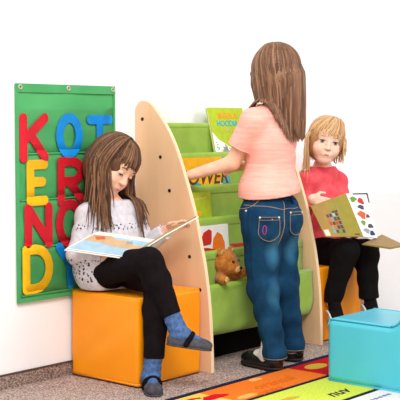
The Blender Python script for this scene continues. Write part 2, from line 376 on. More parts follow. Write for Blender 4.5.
# ------------------------------------------------------------------ poster with letters
PX0, PX1, PZ0, PZ1 = -.256, .249, .313, 1.121
ph = thing('wall_hanging', 'green fabric wall hanging with clear pockets and bright alphabet letters', 'wall hanging')
nx, nzz = 50, 70; V = []; F = []
for side in (0, 1):
    for j in range(nzz+1):
        for i in range(nx+1):
            x = PX0+(PX1-PX0)*i/nx; z = PZ0+(PZ1-PZ0)*j/nzz
            y = -.0085-.0022*math.sin(x*24+z*7)*math.sin(z*19+1.3*math.sin(x*15))-.0012*math.sin(z*60+x*9)
            V.append((x, y if side == 0 else -.0035, z))
W1 = nx+1; NV = W1*(nzz+1)
for j in range(nzz):
    for i in range(nx):
        a = j*W1+i; F.append((a, a+1, a+W1+1, a+W1)); F.append((NV+a+W1, NV+a+W1+1, NV+a+1, NV+a))
for j in range(nzz): a = j*W1; F.append((a, a+W1, NV+a+W1, NV+a)); a += nx; F.append((a+W1, a, NV+a, NV+a+W1))
for i in range(nx): F.append((i+1, i, NV+i, NV+i+1)); a = nzz*W1+i; F.append((a, a+1, NV+a+1, NV+a))
link('backing_cloth', mesh(V, F), 'poster', ph, True)
o = link('hem', merge([boxv((PX0-.001, -.015, PZ1-.030), (PX1+.001, -.003, PZ1+.002)), boxv((PX0-.002, -.0135, PZ0-.002), (PX0+.008, -.003, PZ1)), boxv((PX1-.008, -.0135, PZ0-.002), (PX1+.002, -.003, PZ1)), boxv((PX0, -.014, PZ0-.002), (PX1, -.003, PZ0+.014))]), 'posterhem', ph)
for x in (PX0+.014, (PX0+PX1)/2, PX1-.014):
    pts = [(x+.0075*math.cos(t), -.0165, PZ1-.012+.0075*math.sin(t)) for t in np.linspace(0, 2*math.pi, 17)]
    link('grommet', merge([tube(pts, .0028, 6)]), 'metal', ph, True)
rowz = [(.952-.02, 1.062), (.772, .925), (.595, .755), (.405, .588)]
ROW = [(.862, 1.046), (.690, .862), (.512, .690), (.334, .512)]
for z0, z1 in ROW:
    x0, x1 = PX0+.012, PX1-.012; V, F = [], []
    for j in range(9):
        for i in range(25):
            x = x0+(x1-x0)*i/24; z = z0+.004+(z1-z0-.008)*j/8; e = min(1, 12*min(i/24, 1-i/24))*min(1, j*1.)
            V.append((x, -.0125-.0075*e-.0008*math.sin(x*40+z*30)*e, z))
    for j in range(8):
        for i in range(24): a = j*25+i; F.append((a, a+1, a+26, a+25))
    link('clear_pocket', mesh(V, F), 'vinyl', ph, True)
    link('pocket_seam', merge([boxv((x0, -.0145, z0), (x1, -.010, z0+.005))]), 'posterhem', ph)
class Stroke:                            # flat rounded lettering in the X-Z plane
    def __init__(s, lines, w, y, t): s.l, s.w, s.y, s.t = [[(A(p[i]), A(p[i+1])) for i in range(len(p)-1)] for p in lines], w, y, t
    def bb(s):
        P = A([q for l in s.l for ab in l for q in ab]); a, b = P.min(0)-s.w, P.max(0)+s.w
        return A([a[0], s.y-s.t, a[1]]), A([b[0], s.y+s.t, b[1]])
    def d(s, X, Y, Z):
        D = None
        for l in s.l:
            for a, b in l:
                v = b-a; x, z = X-a[0], Z-a[1]; t = np.clip((x*v[0]+z*v[1])/max(v@v, 1e-9), 0, 1)
                e = np.sqrt((x-t*v[0])**2+(z-t*v[1])**2); D = e if D is None else np.minimum(D, e)
        q0, q1 = D-s.w+.003, np.abs(Y-s.y)-s.t+.003
        return np.sqrt(np.maximum(q0, 0)**2+np.maximum(q1, 0)**2)+np.minimum(np.maximum(q0, q1), 0)-.003
def arc(cx, cy, rx, ry, a0, a1, n=14): return [(cx+rx*math.cos(math.radians(a)), cy+ry*math.sin(math.radians(a))) for a in np.linspace(a0, a1, n)]
SHAPES = dict(K=[[(0, 0), (0, 1)], [(1, 1), (.05, .45)], [(.32, .6), (1, 0)]], O=[arc(.5, .5, .5, .5, 0, 360, 22)], T=[[(0, 1), (1, 1)], [(.5, 1), (.5, 0)]],
    E=[[(1, 1), (0, 1), (0, 0), (1, 0)], [(0, .52), (.85, .52)]], R=[[(0, 0), (0, 1), (.45, 1)]+arc(.5, .75, .45, .25, 90, -90, 8)+[(0, .5)], [(.42, .5), (1, 0)]],
    N=[[(0, 0), (0, 1), (1, 0), (1, 1)]], D=[[(0, 0), (0, 1), (.35, 1)]+arc(.4, .5, .6, .5, 90, -90, 10)+[(0, 0)]], Y=[[(0, 1), (.5, .5), (1, 1)], [(.5, .5), (.5, 0)]])
def wall_px(u, v): d = FW+RT*(u-200)/FOC-UP*(v-200)/FOC; t = (-.016-CAM[1])/d[1]; p = CAM+d*t; return p[0], p[2]
for ch, m, cn, (u0, v0, u1, v1), lab in (
    ('K', 'red', 'letter', (19.5, 113, 49, 162), 'red letter K at top left of the green wall hanging'),
    ('O', 'blue', 'letter', (56, 113, 83, 158), 'blue letter O beside the red K on the wall hanging'),
    ('T', 'blue', 'letter', (87, 115, 113, 160), 'blue letter T at top right of the wall hanging above brown hair'),
    ('E', 'yellow', 'letter', (26.5, 160, 48.5, 205), 'yellow letter E under the red K on the wall hanging'),
    ('R', 'red', 'letter', (57.5, 157, 86, 205), 'red letter R under the blue O on the wall hanging'),
    ('N', 'red', 'letter', (24.5, 204, 53, 247), 'red letter N under the yellow E on the wall hanging'),
    ('O', 'red', 'letter', (56, 200, 84, 246), 'red letter O behind the shoulder of the seated girl in grey'),
    ('D', 'yellow', 'letter', (22.5, 246, 53.5, 291), 'yellow letter D at bottom left of the wall hanging'),
    ('Y', 'blue', 'letter', (56, 243, 85, 286), 'blue letter Y at bottom of the wall hanging beside yellow D')):
    x0, z1 = wall_px(u0, v0); x1, z0 = wall_px(u1, v1); w = .0185
    L = [[(x0+w+(x1-x0-2*w)*p[0], z0+w+(z1-z0-2*w)*p[1]) for p in l] for l in SHAPES[ch]]
    lo_ = sculpt('letter_'+ch.lower(), G([(Stroke(L, w, 0, .006), 0)]), .002, m); co = np.zeros(len(lo_.data.vertices)*3); lo_.data.vertices.foreach_get('co', co); co = co.reshape(-1, 3); co[:, 1] = -.0150+co[:, 1]*.25
    lo_.data.vertices.foreach_set('co', co.ravel()); lo_.data.update(); tag(lo_, lab, 'letter', 'foam letters in the wall hanging')
# ------------------------------------------------------------------ stools and block chair
def stool(x0, label):
    t = thing('cube_stool', label, 'stool', None)
    s, h, y1 = .35, .336, -.018
    o = link('cushion', nets(G([(RB((x0+s/2, y1-.178, .004+(h-.004)/2), (s/2+.003, .180, (h-.004)/2), .014), 0)], folds=[(.0011, (23, 17, 31), (9, 12, 14))]), .006), 'orange', t, True)
    r = .0028; c = [(x0+.003, y1-.352), (x0+s-.003, y1-.352), (x0+s-.003, y1-.004), (x0+.003, y1-.004), (x0+.003, y1-.352)]
    link('bottom_seam', merge([tube([c[i]+(.012,), c[i+1]+(.012,)], .006, 6) for i in range(4)]), 'orange', t, True)
    link('top_piping', merge([tube([tuple(A(c[i])*1)+(h-.0045,), tuple(A(c[i+1]))+(h-.0045,)], .0035, 6) for i in range(4)]), 'orange', t, True)
    return t
stool(0.002, 'orange cube stool under the girl in black leggings and blue socks')
stool(1.145, 'orange cube stool under the blonde girl in coral')
bc = thing('block_chair', 'turquoise padded block chair standing on the colourful rug', 'chair')
y0, zs = -.833, .247
pro = [(y0, .004), (y0, zs)]+[(-1.10, zs)]+[(-1.10-.06*math.sin(t), zs+.06-.06*math.cos(t)) for t in np.linspace(.2, 1.45, 7)]+[(-1.175, .50), (-1.34, .50), (-1.34, .004)]
o = link('padded_body', merge([prism(pro, 0, .545, .868)]), 'turq', bc); bevel(o, .028, 5)
for x in (.5515, .8615):
    path = [(x, y0-.006, zs-.030), (x, y0-.014, zs-.010), (x, y0-.034, zs-.0035)]+[(x, p[0], p[1]-.0035) for p in pro[2:10]]
    link('seat_piping', merge([tube(smooth_path(path, 40), .0034, 6)]), 'turq', bc, True)
link('base_seam', merge([tube([(.556, y0-.01, .008), (.556, -1.33, .008)], .007, 6), tube([(.566, y0-.002, .008), (.862, y0-.002, .008)], .007, 6)]), 'turq', bc, True)
# ------------------------------------------------------------------ sling book display
sh = thing('sling_bookshelf', 'birch bookshelf with green canvas slings between two curved side panels', 'bookshelf')
side = [(-.002, 0), (-.002, 1.025), (-.005, 1.043), (-.013, 1.056), (-.025, 1.0635)]
side += [tuple(p) for p in smooth_path([(-.045, 1.067), (-.070, 1.062), (-.095, 1.047), (-.143, .997), (-.190, .935), (-.229, .863), (-.266, .775), (-.293, .703), (-.324, .612), (-.352, .498), (-.373, .410), (-.394, .270), (-.404, .129), (-.409, .0)], 44)]
ROD = [(-.056, .964), (-.141, .841), (-.190, .708), (-.245, .580), (-.297, .451), (-.351, .324)]
XL0, XL1, XR0, XR1 = .377, .395, 1.122, 1.140
for x0, x1 in ((XL0, XL1), (XR0, XR1)):
    p = link('side_panel', mesh(*prism(side, 0, x0, x1)), 'birch', sh); bevel(p, .0015, 1)
    es = [tuple(q) for q in side[2:]]
    E1, F1 = [], []
    n = len(es)
    for i, q in enumerate(es):
        a = A(es[max(i-1, 0)]); b = A(es[min(i+1, n-1)]); t = nz(b-a); nn = A([-t[1], t[0]])
        nn = nn if nn[0]*(-1)+nn[1]*.2 > 0 else -nn
        for xx, dd in ((x0+.0006, -.001), (x1-.0006, -.001), (x1-.0006, .0012), (x0+.0006, .0012)): E1.append((xx, q[0]+nn[0]*dd, max(q[1]+nn[1]*dd, .001)))
    for i in range(n-1):
        for k in range(4): F1.append((i*4+k, i*4+(k+1) % 4, (i+1)*4+(k+1) % 4, (i+1)*4+k))
    F1 += [(3, 2, 1, 0), tuple(range(4*n-4, 4*n))]
    link('plywood_edge', mesh(E1, F1), 'ply', p)
    for (y, z) in [(-.042, .993)]+ROD[1:4]+ROD[4:]:
        xs = x0-.0015 if x0 < .5 else x1-.0005
        pts = [(xs, y+.0075*math.cos(t), z+.0075*math.sin(t)) for t in np.linspace(0, 2*math.pi, 14, endpoint=False)]
        link('screw', mesh(*plate(pts, (1, 0, 0), .002)), 'screw', p)
for (y, z) in ROD: link('rod', merge([tube([(XL1, y, z), (XR0, y, z)], .008, 10)]), 'steel', sh, True)
link('rod', merge([tube([(XL1, -.20, .142), (XR0, -.20, .135)], .008, 10)]), 'steel', sh, True)
def sling(prof, name='canvas_sling'):
    P = smooth_path(prof, 44); n = len(P); nxs = 24; V, F = [], []
    T = np.gradient(P, axis=0); T /= np.linalg.norm(T, axis=1)[:, None]; Nn = np.stack([-T[:, 1], T[:, 0]], 1); th = .002
    for s in (-1, 1):
        for i in range(nxs+1):
            x = XL1+.004+(XR0-XL1-.008)*i/nxs; sag = .006*math.sin(math.pi*i/nxs)
            for j in range(n):
                q = P[j]+Nn[j]*th*s; w = .002*math.sin(x*31+j*.45)*math.sin(math.pi*j/(n-1))
                V.append((x, q[0]+w, q[1]-sag*(.3+.7*math.sin(math.pi*j/(n-1)))))
    NN = (nxs+1)*n
    for i in range(nxs):
        for j in range(n-1):
            a = i*n+j; F.append((a, a+1, a+n+1, a+n)); F.append((NN+a+n, NN+a+n+1, NN+a+1, NN+a))
    for i in range(nxs): F.append((i*n, (i+1)*n, NN+(i+1)*n, NN+i*n)); a = i*n+n-1; F.append((a+n, a, NN+a, NN+a+n))
    for j in range(n-1): F.append((j+1, j, NN+j, NN+j+1)); a = nxs*n+j; F.append((a, a+1, NN+a+1, NN+a))
    return link(name, mesh(V, F), 'green', sh, True)
for k in range(5):
    (ya, za), (yb, zb) = ROD[k], ROD[k+1]
    sling([(ya, za+.011), (ya-.010, za+.002), (ya-.012, za-.05), (ya-.014, zb+.02), (ya-.022, zb-.035), ((ya+yb)/2-.012, zb-.066), (yb+.016, zb-.040), (yb+.013, zb), (yb, zb+.013), (yb-.013, zb+.002), (yb-.013, zb-.022)])
    # the rolled rim over each rod
for y, z in ROD: link('rolled_rim', merge([tube([(XL1+.003, y-.002, z), (XR0-.003, y-.002, z)], .0135, 12)]), 'green', sh, True)
y, z = ROD[5]
sling([(y+.004, z+.010), (y-.012, z), (y-.016, z-.06), (y-.017, z-.13), (y-.006, z-.178), (y+.035, z-.196), (y+.10, z-.196), (y+.15, z-.185)], 'canvas_front')
box('shade_board', (XL1, -.222, 0.001), (XR0, -.210, .128), 'shade_black', sh)  # added dark board standing in for deep shade in the hollow below the slings
# ------------------------------------------------------------------ things in the slings
def shelf_book(name, label, x0, x1, zb, zt, yb, yt, cover, th=.010):
    t = thing(name, label, 'book', None)
    ex = A([(x1-x0)/2, 0, 0]); upv = A([0, yt-yb, zt-zb]); ey = upv/2; nn = nz(np.cross(ex, ey)); c = A([(x0+x1)/2, (yb+yt)/2, (zb+zt)/2])
    link('page_block', merge([slab(c-nn*th/2, ex-A([.003, 0, 0]), ey*.985, nn*(th/2-.001))]), 'pages', t)
    f = link('front_cover', merge([slab(c, ex, ey, nn*.0012)]), cover, t); link('back_cover', merge([slab(c-nn*th, ex, ey, nn*.0012)]), cover, t)
    P = lambda a, b: A([x0+(x1-x0)*a, yb+(yt-yb)*b, zb+(zt-zb)*b])+nn*.0014
    return t, f, P, nn, ey
def art(name, f, P, nn, pts, m, t=.0006): return link(name, mesh(*plate([P(*p) for p in pts], nn, t)), m, f)
ex0 = A([1., 0, 0])
t, f, P, nn, ey = shelf_book('picture_book', 'lime green book with orange and turquoise title, standing in the top sling', .762, 1.000, .805, 1.043, -.118, -.060, 'lime')
art('white_corner_print', f, P, nn, [(0, 0), (1, 0), (.72, .20), (.4, .30), (.15, .42), (0, .56)], 'white')
for i in range(24):
    a, b = random.uniform(.03, .5), random.uniform(.12, .4)
    if b < .50-.5*a: art('printed_fleck', f, P, nn*1, [(a, b), (a+.03, b), (a+.03, b+.02), (a, b+.02)], random.choice(['leafg', 'grey', 'teal', 'oranb']), .0012)
art('printed_oval', f, P, nn, [(.30+.07*math.cos(q), .22+.075*math.sin(q)) for q in np.linspace(0, 6.28, 16, endpoint=False)], 'grey', .0012)
text('title', 'IEGOLA', .038, P(.52, .85)+nn*.0005, ex0, ey, 'ltorange', f); text('title', 'HOODIAA', .036, P(.53, .71)+nn*.0005, ex0, ey, 'cyan', f); text('subtitle', 'ihmista', .034, P(.53, .59)+nn*.0005, ex0, ey, 'paleyl', f)
t, f, P, nn, ey = shelf_book('picture_book', 'yellow and teal book lettered in dark capitals, behind the standing girl\'s arm', .475, .775, .672, .835, -.181, -.169, 'gold')
art('teal_band', f, P, nn, [(.84, 0), (1, 0), (1, 1), (.84, 1)], 'teal')
art('white_daub', f, P, nn, [(.70, .0), (.83, .0), (.83, .32), (.78, .36)], 'white'); art('teal_daub', f, P, nn, [(.16, .26), (.36, .24), (.37, .32), (.28, .38), (.17, .36)], 'cyan')
text('title', 'POWER', .088, P(.46, .48)+nn*.0005, ex0, ey+A([.02, 0, 0]), 'dkbrown', f)
t, f, P, nn, ey = shelf_book('picture_book', 'small lime green book with yellow stripe beside the left shelf panel', .430, .590, .545, .697, -.233, -.221, 'lime')
art('white_print', f, P, nn, [(.05, .02), (.85, .02), (.9, .14), (.6, .28), (.1, .26)], 'white'); art('yellow_stripe', f, P, nn, [(.1, .34), (.6, .36), (.62, .5), (.1, .48)], 'gold'); art('pale_line', f, P, nn, [(.1, .74), (.85, .82), (.85, .87), (.1, .80)], 'paleyl')
t, f, P, nn, ey = shelf_book('picture_book', 'white book with red and orange fruit shapes above the teddy bear', .445, .640, .420, .563, -.285, -.274, 'white')
art('red_shape', f, P, nn, [(.12, .66), (.2, .82), (.38, .90), (.46, .84), (.44, .56), (.40, .46), (.15, .44)], 'redb')
art('orange_shape', f, P, nn, [(.45, .30), (.50, .62), (.64, .80), (.78, .70), (.86, .48), (.86, .22), (.7, .22)], 'oranb'); art('red_slice', f, P, nn, [(.12, .22), (.13, .40), (.35, .37), (.55, .30), (.60, .2)], 'redb')
t, f, P, nn, ey = shelf_book('picture_book', 'brick red book lying low in the sling beside the white fruit book', .650, .78, .420, .478, -.285, -.278, 'rust', .016)
art('title_panel', f, P, nn, [(.04, .45), (.96, .45), (.96, .95), (.04, .95)], 'redb')
t, f, P, nn, ey = shelf_book('picture_book', 'white book with black marks, half hidden behind the jeans', .965, 1.075, .422, .565, -.285, -.274, 'white')
for a, b in ((.72, .8), (.8, .62), (.75, .45), (.82, .32)): art('black_mark', f, P, nn, [(a, b), (a+.12, b), (a+.12, b+.09), (a, b+.09)], 'spot', .0012)
# teddy bear
tb = thing('teddy_bear', 'brown teddy bear sitting in the lowest sling pocket', 'teddy bear')
c = A([.568, -.322, .412]); fx, fy, fz = nz((.86, .48, 0)), nz((-.15, -.95, -.05)), None   # right, forward
fy = nz(A([.18, -.97, -.1])); fz = nz(A([.02, -.1, 1.])); fx = np.cross(fy, fz); fz = np.cross(fx, fy); R = np.stack([fx, fy, fz], 1)
q = lambda x, y, z: c+R@A([x, y, z])
body = G([(EL(c, (.058, .050, .054), R), 0), (EL(q(0, .042, -.016), (.030, .026, .024), R), .02), (EL(q(-.044, -.004, .046), (.019, .011, .019), R), .008), (EL(q(.044, -.004, .046), (.019, .011, .019), R), .008),
          (EL((.568, -.312, .330), (.050, .030, .058)), .02), (RC((.528, -.322, .350), (.488, -.374, .356), .020, .019), .012), (RC((.605, -.322, .350), (.640, -.378, .374), .020, .019), .012),
          (RC((.545, -.318, .31), (.54, -.318, .30), .026, .024), .01), (RC((.59, -.318, .31), (.595, -.318, .30), .026, .024), .01)], folds=[(.0008, (300, 210, 260), (190, 240, 150))])
sculpt('fur_body', body, .003, 'fur', tb)
sculpt('muzzle', G([(EL(q(0, .050, -.018), (.024, .0235, .019), R), 0)]), .002, 'furlight', tb)
for s in (-1, 1):
    sculpt('bead_eye', G([(EL(q(s*.021, .0475, .013), (.006,)*3), 0)]), .0012, 'eyeblack', tb)
    sculpt('inner_ear', G([(EL(q(s*.044, .005, .046), (.012, .006, .012), R), 0)]), .0015, 'furlight', tb)
    sculpt('paw_pad', G([(EL((.566+s*.076, -.395, .365+s*.009), (.012, .005, .013)), 0)]), .0015, 'furlight', tb)
sculpt('nose', G([(EL(q(0, .0735, -.010), (.009, .005, .0065), R), 0)]), .0012, 'eyeblack', tb)
link('mouth_stitch', merge([tube([q(0, .074, -.014), q(0, .0735, -.024), q(-.008, .069, -.030)], .0011, 5), tube([q(0, .0735, -.024), q(.008, .069, -.030)], .0011, 5)]), 'eyeblack', tb)
# ------------------------------------------------------------------ rug
rg = thing('play_rug', 'colourful play rug with navy border and bright picture panels', 'rug')
ra = .012; RX = A([math.cos(ra), math.sin(ra), 0]); RY = A([math.sin(ra), -math.cos(ra), 0]); RO = A([-.42, -.574, 0])
rp = lambda x, y, z=0.: RO+RX*x+RY*y+A([0, 0, z])
def rug_poly(name, pts, z, t, m, parent): return link(name, mesh(*plate([rp(a, b, z) for a, b in pts], (0, 0, 1), t)), m, parent)
rect = lambda a, b, c, d: [(a, b), (c, b), (c, d), (a, d)]
rug_poly('rug_backing', rect(0, 0, 2.05, 1.55), .0005, .0045, 'navy', rg)
g_, lw = .0125, .0
rows = [(.036, .222), (.246, .482), (.506, .75), (.774, 1.02), (1.044, 1.29), (1.314, 1.53)]
pan = {}
cols0 = [(.02, .497, 'ryellow'), (.497, 1.045, 'rorange'), (1.045, 1.58, 'rred'), (1.58, 2.03, 'rgreen')]
for i, (b0, b1) in enumerate(rows):
    cs = [(.02, .83, 'rgreen'), (.83, 1.45, 'rgreen'), (1.45, 2.03, 'ryellow')] if i == 1 else cols0 if i == 0 else [(.02, .97, 'rwhite'), (.97, 1.6, 'rwhite'), (1.6, 2.03, 'rorange')] if i == 2 else [(.02, .7, 'rorange'), (.7, 1.4, 'rgreen'), (1.4, 2.03, 'rred')]
    for a0, a1, m in cs: pan[(i, round(a0, 2))] = rug_poly('colour_panel', rect(a0, b0, a1, b1), .005, .002, m, rg)
def motif(key, name, pts, m, z=.007, t=.0008): return rug_poly(name, pts, z, t, m, pan[key])
el = lambda cx, cy, rx, ry, n=22, w=0.: [(cx+rx*math.cos(t)*(1+w*math.sin(3*t)), cy+ry*math.sin(t)*(1+w*math.cos(2*t))) for t in np.linspace(0, 2*math.pi, n, endpoint=False)]
# ------------------------------------------------------------------ people: body, clothes, hair
def frame(fwd, up): f = nz(fwd); u = A(up, float); u = nz(u-f*(u@f)); return np.stack([np.cross(f, u), f, u], 1)   # columns: her right, forward, up
def head_prims(c, R, s=1.):
    q = lambda x, y, z: c+R@(A([x, y, z])*s); e = lambda x, y, z, a, b, d: EL(q(x, y, z), A([a, b, d])*s, R)
    it = [(e(0, -.010, .025, .071, .086, .080), .0), (e(0, .022, -.034, .057, .059, .066), .03*s), (e(0, .058, -.084, .022, .019, .018), .03*s),
          (e(-.030, .052, -.036, .027, .024, .026), .02*s), (e(.030, .052, -.036, .027, .024, .026), .02*s), (e(0, .066, .030, .048, .018, .030), .025*s),
          (RC(q(0, .080, .004), q(0, .095, -.028), .0055*s, .0085*s), .012*s), (e(-.008, .088, -.031, .006, .007, .005), .006*s), (e(.008, .088, -.031, .006, .007, .005), .006*s), (e(0, .077, -.056, .020, .010, .012), .012*s),
          (e(-.073, -.008, -.006, .009, .019, .028), .008), (e(.073, -.008, -.006, .009, .019, .028), .008)]
    subs = [(e(-.031, .094, .002, .019, .012, .011), .012*s), (e(.031, .094, .002, .019, .012, .011), .012*s)]
    return it, subs, q
def hand_prims(w, dr, pn, thumb, s=1., curl=.5):   # wrist, direction, palm normal, thumb side vector
    dr = nz(dr); pn = nz(A(pn)-dr*(A(pn)@dr)); th = nz(np.cross(dr, pn)); th = th if th@A(thumb) > 0 else -th
    R = np.stack([th, dr, pn], 1); it = [(RB(w+dr*.030*s, A([.026, .034, .0105])*s, .010*s, R), .012)]
    for i, (off, L) in enumerate(((.0205, .052), (.0068, .058), (-.0068, .054), (-.0200, .043))):
        p = w+dr*.060*s+th*off*s; ang = 0
        for j, (fr, r) in enumerate(((.42, .0066), (.33, .006), (.25, .0052))):
            ang += curl*(.6 if j == 0 else .9); d2 = nz(dr*math.cos(ang)+pn*math.sin(ang)+th*off*2.5*(1 if j == 0 else .5)); e = p+d2*L*fr*s
            it.append((RC(p, e, r*s, (r-.0005)*s), .003 if j else .005)); p = e
    p = w+dr*.016*s+th*.020*s; e = p+nz(th*.8+dr*.55+pn*.3)*.030*s; it.append((RC(p, e, .0095*s, .0075*s), .010)); it.append((RC(e, e+nz(dr*.9+th*.25+pn*.35)*.026*s, .0075*s, .006*s), .004))
    return it
def face_parts(t, q, R, s, eye, hair, lid=.0065, skin='skin', dl=0.):
    for sx in (-1, 1):
        me = bpy.data.meshes.new('eye'); import bmesh; bm = bmesh.new(); bmesh.ops.create_uvsphere(bm, u_segments=20, v_segments=12, radius=.0125*s); bm.to_mesh(me); bm.free()
        o = link('eye', me, eye, t, True); p = q(sx*.030, .0695, .001); o.matrix_world = Matrix([[R[0, 0], R[0, 1], R[0, 2], p[0]], [R[1, 0], R[1, 1], R[1, 2], p[1]], [R[2, 0], R[2, 1], R[2, 2], p[2]], [0, 0, 0, 1]])
        sculpt('eyelid', G([(EL(p, (.0136*s,)*3), 0)], cuts=[(p+R[:, 2]*lid*s, -R[:, 2]+R[:, 1]*.15)]), .0012, skin, t)
        link('eyelashes', merge([tube(smooth_path([q(sx*.0165, .0803, .0042+dl), q(sx*.024, .0832, .0075+dl), q(sx*.033, .0828, .0084+dl), q(sx*.0440, .0772, .0050+dl)], 10), A([.0008]+[.0014]*8+[.001])*s, 5)]), 'dkbrown', t, True)
        link('eyebrow', merge([tube(smooth_path([q(sx*.016, .0845, .0225), q(sx*.030, .0835, .0255), q(sx*.046, .0755, .0215)], 10), A([.0016]+[.0024]*6+[.0018, .0014, .0008])*s, 6)]), hair, t, True)
    e = lambda x, y, z, a, b, d: EL(q(x, y, z), A([a, b, d])*s, R)
    sculpt('lips', G([(RC(q(-.0205, .0772, -.0540), q(-.002, .0870, -.0572), .0018*s, .0028*s), 0), (RC(q(.0205, .0772, -.0540), q(.002, .0870, -.0572), .0018*s, .0028*s), .002), (RC(q(-.011, .0830, -.0600), q(.011, .0830, -.0600), .0028*s, .0028*s), .002), (e(0, .0850, -.0603, .010, .0036, .0030), .003)]), .0014, 'lips', t)
def arm(it, sh, el, wr, s=1.):
    it += [(RC(sh, el, .036*s, .029*s), .03), (RC(el, wr, .0295*s, .0205*s), .015)]
def leg(it, hip, kn, an, s=1.):
    cf = kn+(an-kn)*.32; it += [(RC(hip, kn, .064*s, .046*s), .04), (RC(kn, cf, .046*s, .0445*s), .02), (RC(cf, an, .0445*s, .029*s), .02)]
def foot(it, an, toe, s=1.):
    d = nz(toe-an); it += [(RC(an, toe, .029*s, .018*s), .02)]
def shoe(parent, heel, toe, up, kind, L=None, upper='black', sole='sole', strap=True, op=(.029, .062, .046)):
    heel, toe = A(heel, float), A(toe, float); f = nz(toe-heel); L = np.linalg.norm(toe-heel); R = frame(f, up); u = R[:, 2]; k = L/.21
    q = lambda x, y, z: heel+R@(A([x, y, z])*k)
    g = G([(EL(q(0, .042, .030), A([.034, .044, .042])*k, R), 0), (EL(q(0, .150, .022), A([.039, .062, .027])*k, R), .03), (EL(q(0, .1, .020), A([.033, .09, .024])*k, R), .03)], cuts=[(q(0, 0, .006), -u)],
          subs=[(EL(q(0, .080, .080), A(op)*k, R), .008)])
    t = sculpt('shoe', g, .0032, upper, parent)
    sg = G([(EL(q(0, .050, .006), A([.036, .052, .030])*k, R), 0), (EL(q(0, .150, .006), A([.0415, .063, .030])*k, R), .03), (EL(q(0, .1, .006), A([.033, .09, .03])*k, R), .03)], cuts=[(q(0, 0, .000), -u), (q(0, 0, .009), u)])
    sculpt('sole', sg, .0032, sole, t)
    if strap:
        pth = smooth_path([q(-.034, .098, .022), q(-.026, .104, .050), q(0, .108, .064), q(.026, .104, .050), q(.034, .098, .022)], 14)
        o = sculpt('strap', G([(RC(pth[i], pth[i+1], .0065, .0065), 0) for i in range(13)]), .0028, upper, t)
    return t
def slide_hair(name, parent, m, c, R, s, body, n, part=0., az=(0, 360), th_end=(95, 110), Lr=(.3, .36), lift=.010, gravity=(0, 0, -1.), r=.0042, clump=.012, seed=1, flare=0., wave=.004, top=.03, keep=None, stop=False, steps=26, zend=None, gather=None, sweep=0., pad=None, uround=0.):
    g = np.random.default_rng(seed); az = np.radians(g.uniform(az[0], az[1], n)); te = np.radians(g.uniform(th_end[0], th_end[1], n)); L = g.uniform(Lr[0], Lr[1], n)
    lf = lift+g.uniform(-.003, .006, n); th0 = np.radians(g.uniform(2, 26, n)); P = np.zeros((n, steps, 3)); ns = 12
    rad = A([.071, .088, .081])*s; cc = A([0, -.009, .025])*s
    for j in range(ns):
        t = th0+(te-th0)*j/(ns-1); a = az+np.radians(sweep)*(j/(ns-1))**1.5
        loc = np.stack([np.sin(t)*np.sin(a)*(rad[0]+lf), np.sin(t)*np.cos(a)*(rad[1]+lf), np.cos(t)*(rad[2]+lf)], 1)+cc
        loc[:, 0] += part*(1-j/(ns-1)); P[:, j] = c+loc@R.T
    dirv = P[:, ns-1]-P[:, ns-2]; dirv /= np.linalg.norm(dirv, axis=1)[:, None]; gr = nz(gravity); ph = g.uniform(0, 6.28, (n, 2)); jit = g.normal(0, 1, (n, 3))*clump
    rest = steps-ns
    if zend is not None: L = np.maximum(P[:, ns-1, 2]-g.uniform(zend[0], zend[1], n), .03)*1.03-uround*np.abs(np.sin(az))**3
    for j in range(rest):
        w = min(1, (j+1)/4); d = dirv*(1-w)+gr*w; out = P[:, ns-1]-c; out[:, 2] = 0; out /= np.linalg.norm(out, axis=1)[:, None]+1e-6
        d = d+jit+out*flare*(1-j/rest)
        if gather is not None: hz = (A(gather[0])-P[:, ns+j-1])*A([1, 1, 0]); d = d+hz*gather[1]*4*(1-.3*j/rest)
        d = d; d /= np.linalg.norm(d, axis=1)[:, None]
        st = L/rest if not stop else np.full(n, .004)
        p = P[:, ns+j-1]+d*st[:, None]
        p += wave*np.stack([np.sin(ph[:, 0]+j*.9), np.sin(ph[:, 1]+j*.8), np.zeros(n)], 1)*.5
        for _ in range(2):
            dd = body.pts(p); e = 2e-3; gd = np.stack([body.pts(p+A(v)*e)-dd for v in np.eye(3)], 1)/e; gd /= np.linalg.norm(gd, axis=1)[:, None]+1e-6
            pen = np.maximum((.006+.5*lf if pad is None else pad)-dd, 0); p = p+gd*pen[:, None]
        P[:, ns+j] = p
    if keep is not None: P = P[keep(P)]
    n = len(P); tt = np.linspace(0, 1, steps); prof = np.where(tt < .1, .6+4*tt, 1.)*np.where(tt > .75, 1-(tt-.75)/.25*.75, 1.)
    Rr = r*prof[None, :]*g.uniform(.75, 1.25, (n, 1)); return P, Rr
def hair_cap(c, R, s, grow, openings):
    q = lambda x, y, z: c+R@(A([x, y, z])*s)
    return G([(EL(q(0, -.012, .026), A([.071+grow, .087+grow, .081+grow])*s, R), 0), (EL(q(0, -.035, -.03), A([.068+grow, .062+grow, .07])*s, R), .03)], subs=openings(q))
def floor_px(u, v, z=.007): d = FW+RT*(u-200)/FOC-UP*(v-200)/FOC; p = CAM+d*((z-CAM[2])/d[2])-RO; return p@RX, p@RY
K0, K1, K2 = (0, .5), (0, 1.04), (1, .02)
kO = (0, .5); kY = (0, .02); kR = (0, 1.04); kG = (1, .02)
a, b = floor_px(316, 366.3); motif(kR, 'printed_oval', el(a, b, .062, .036), 'rolive')
a, b = floor_px(255, 379.5); motif(kO, 'printed_blob', el(a, b, .034, .020, 18, .15), 'rpeach')
a, b = floor_px(247, 396); motif(kO, 'printed_blob', el(a, b, .055, .020, 18, .12), 'rpeach')
a, b = floor_px(214, 397); motif(kY, 'printed_shape', el(a, b, .060, .032, 22, .25), 'rscar'); motif(kY, 'printed_outline', [(a-.066, b-.03), (a-.04, b-.036), (a-.045, b-.018)], 'navy')
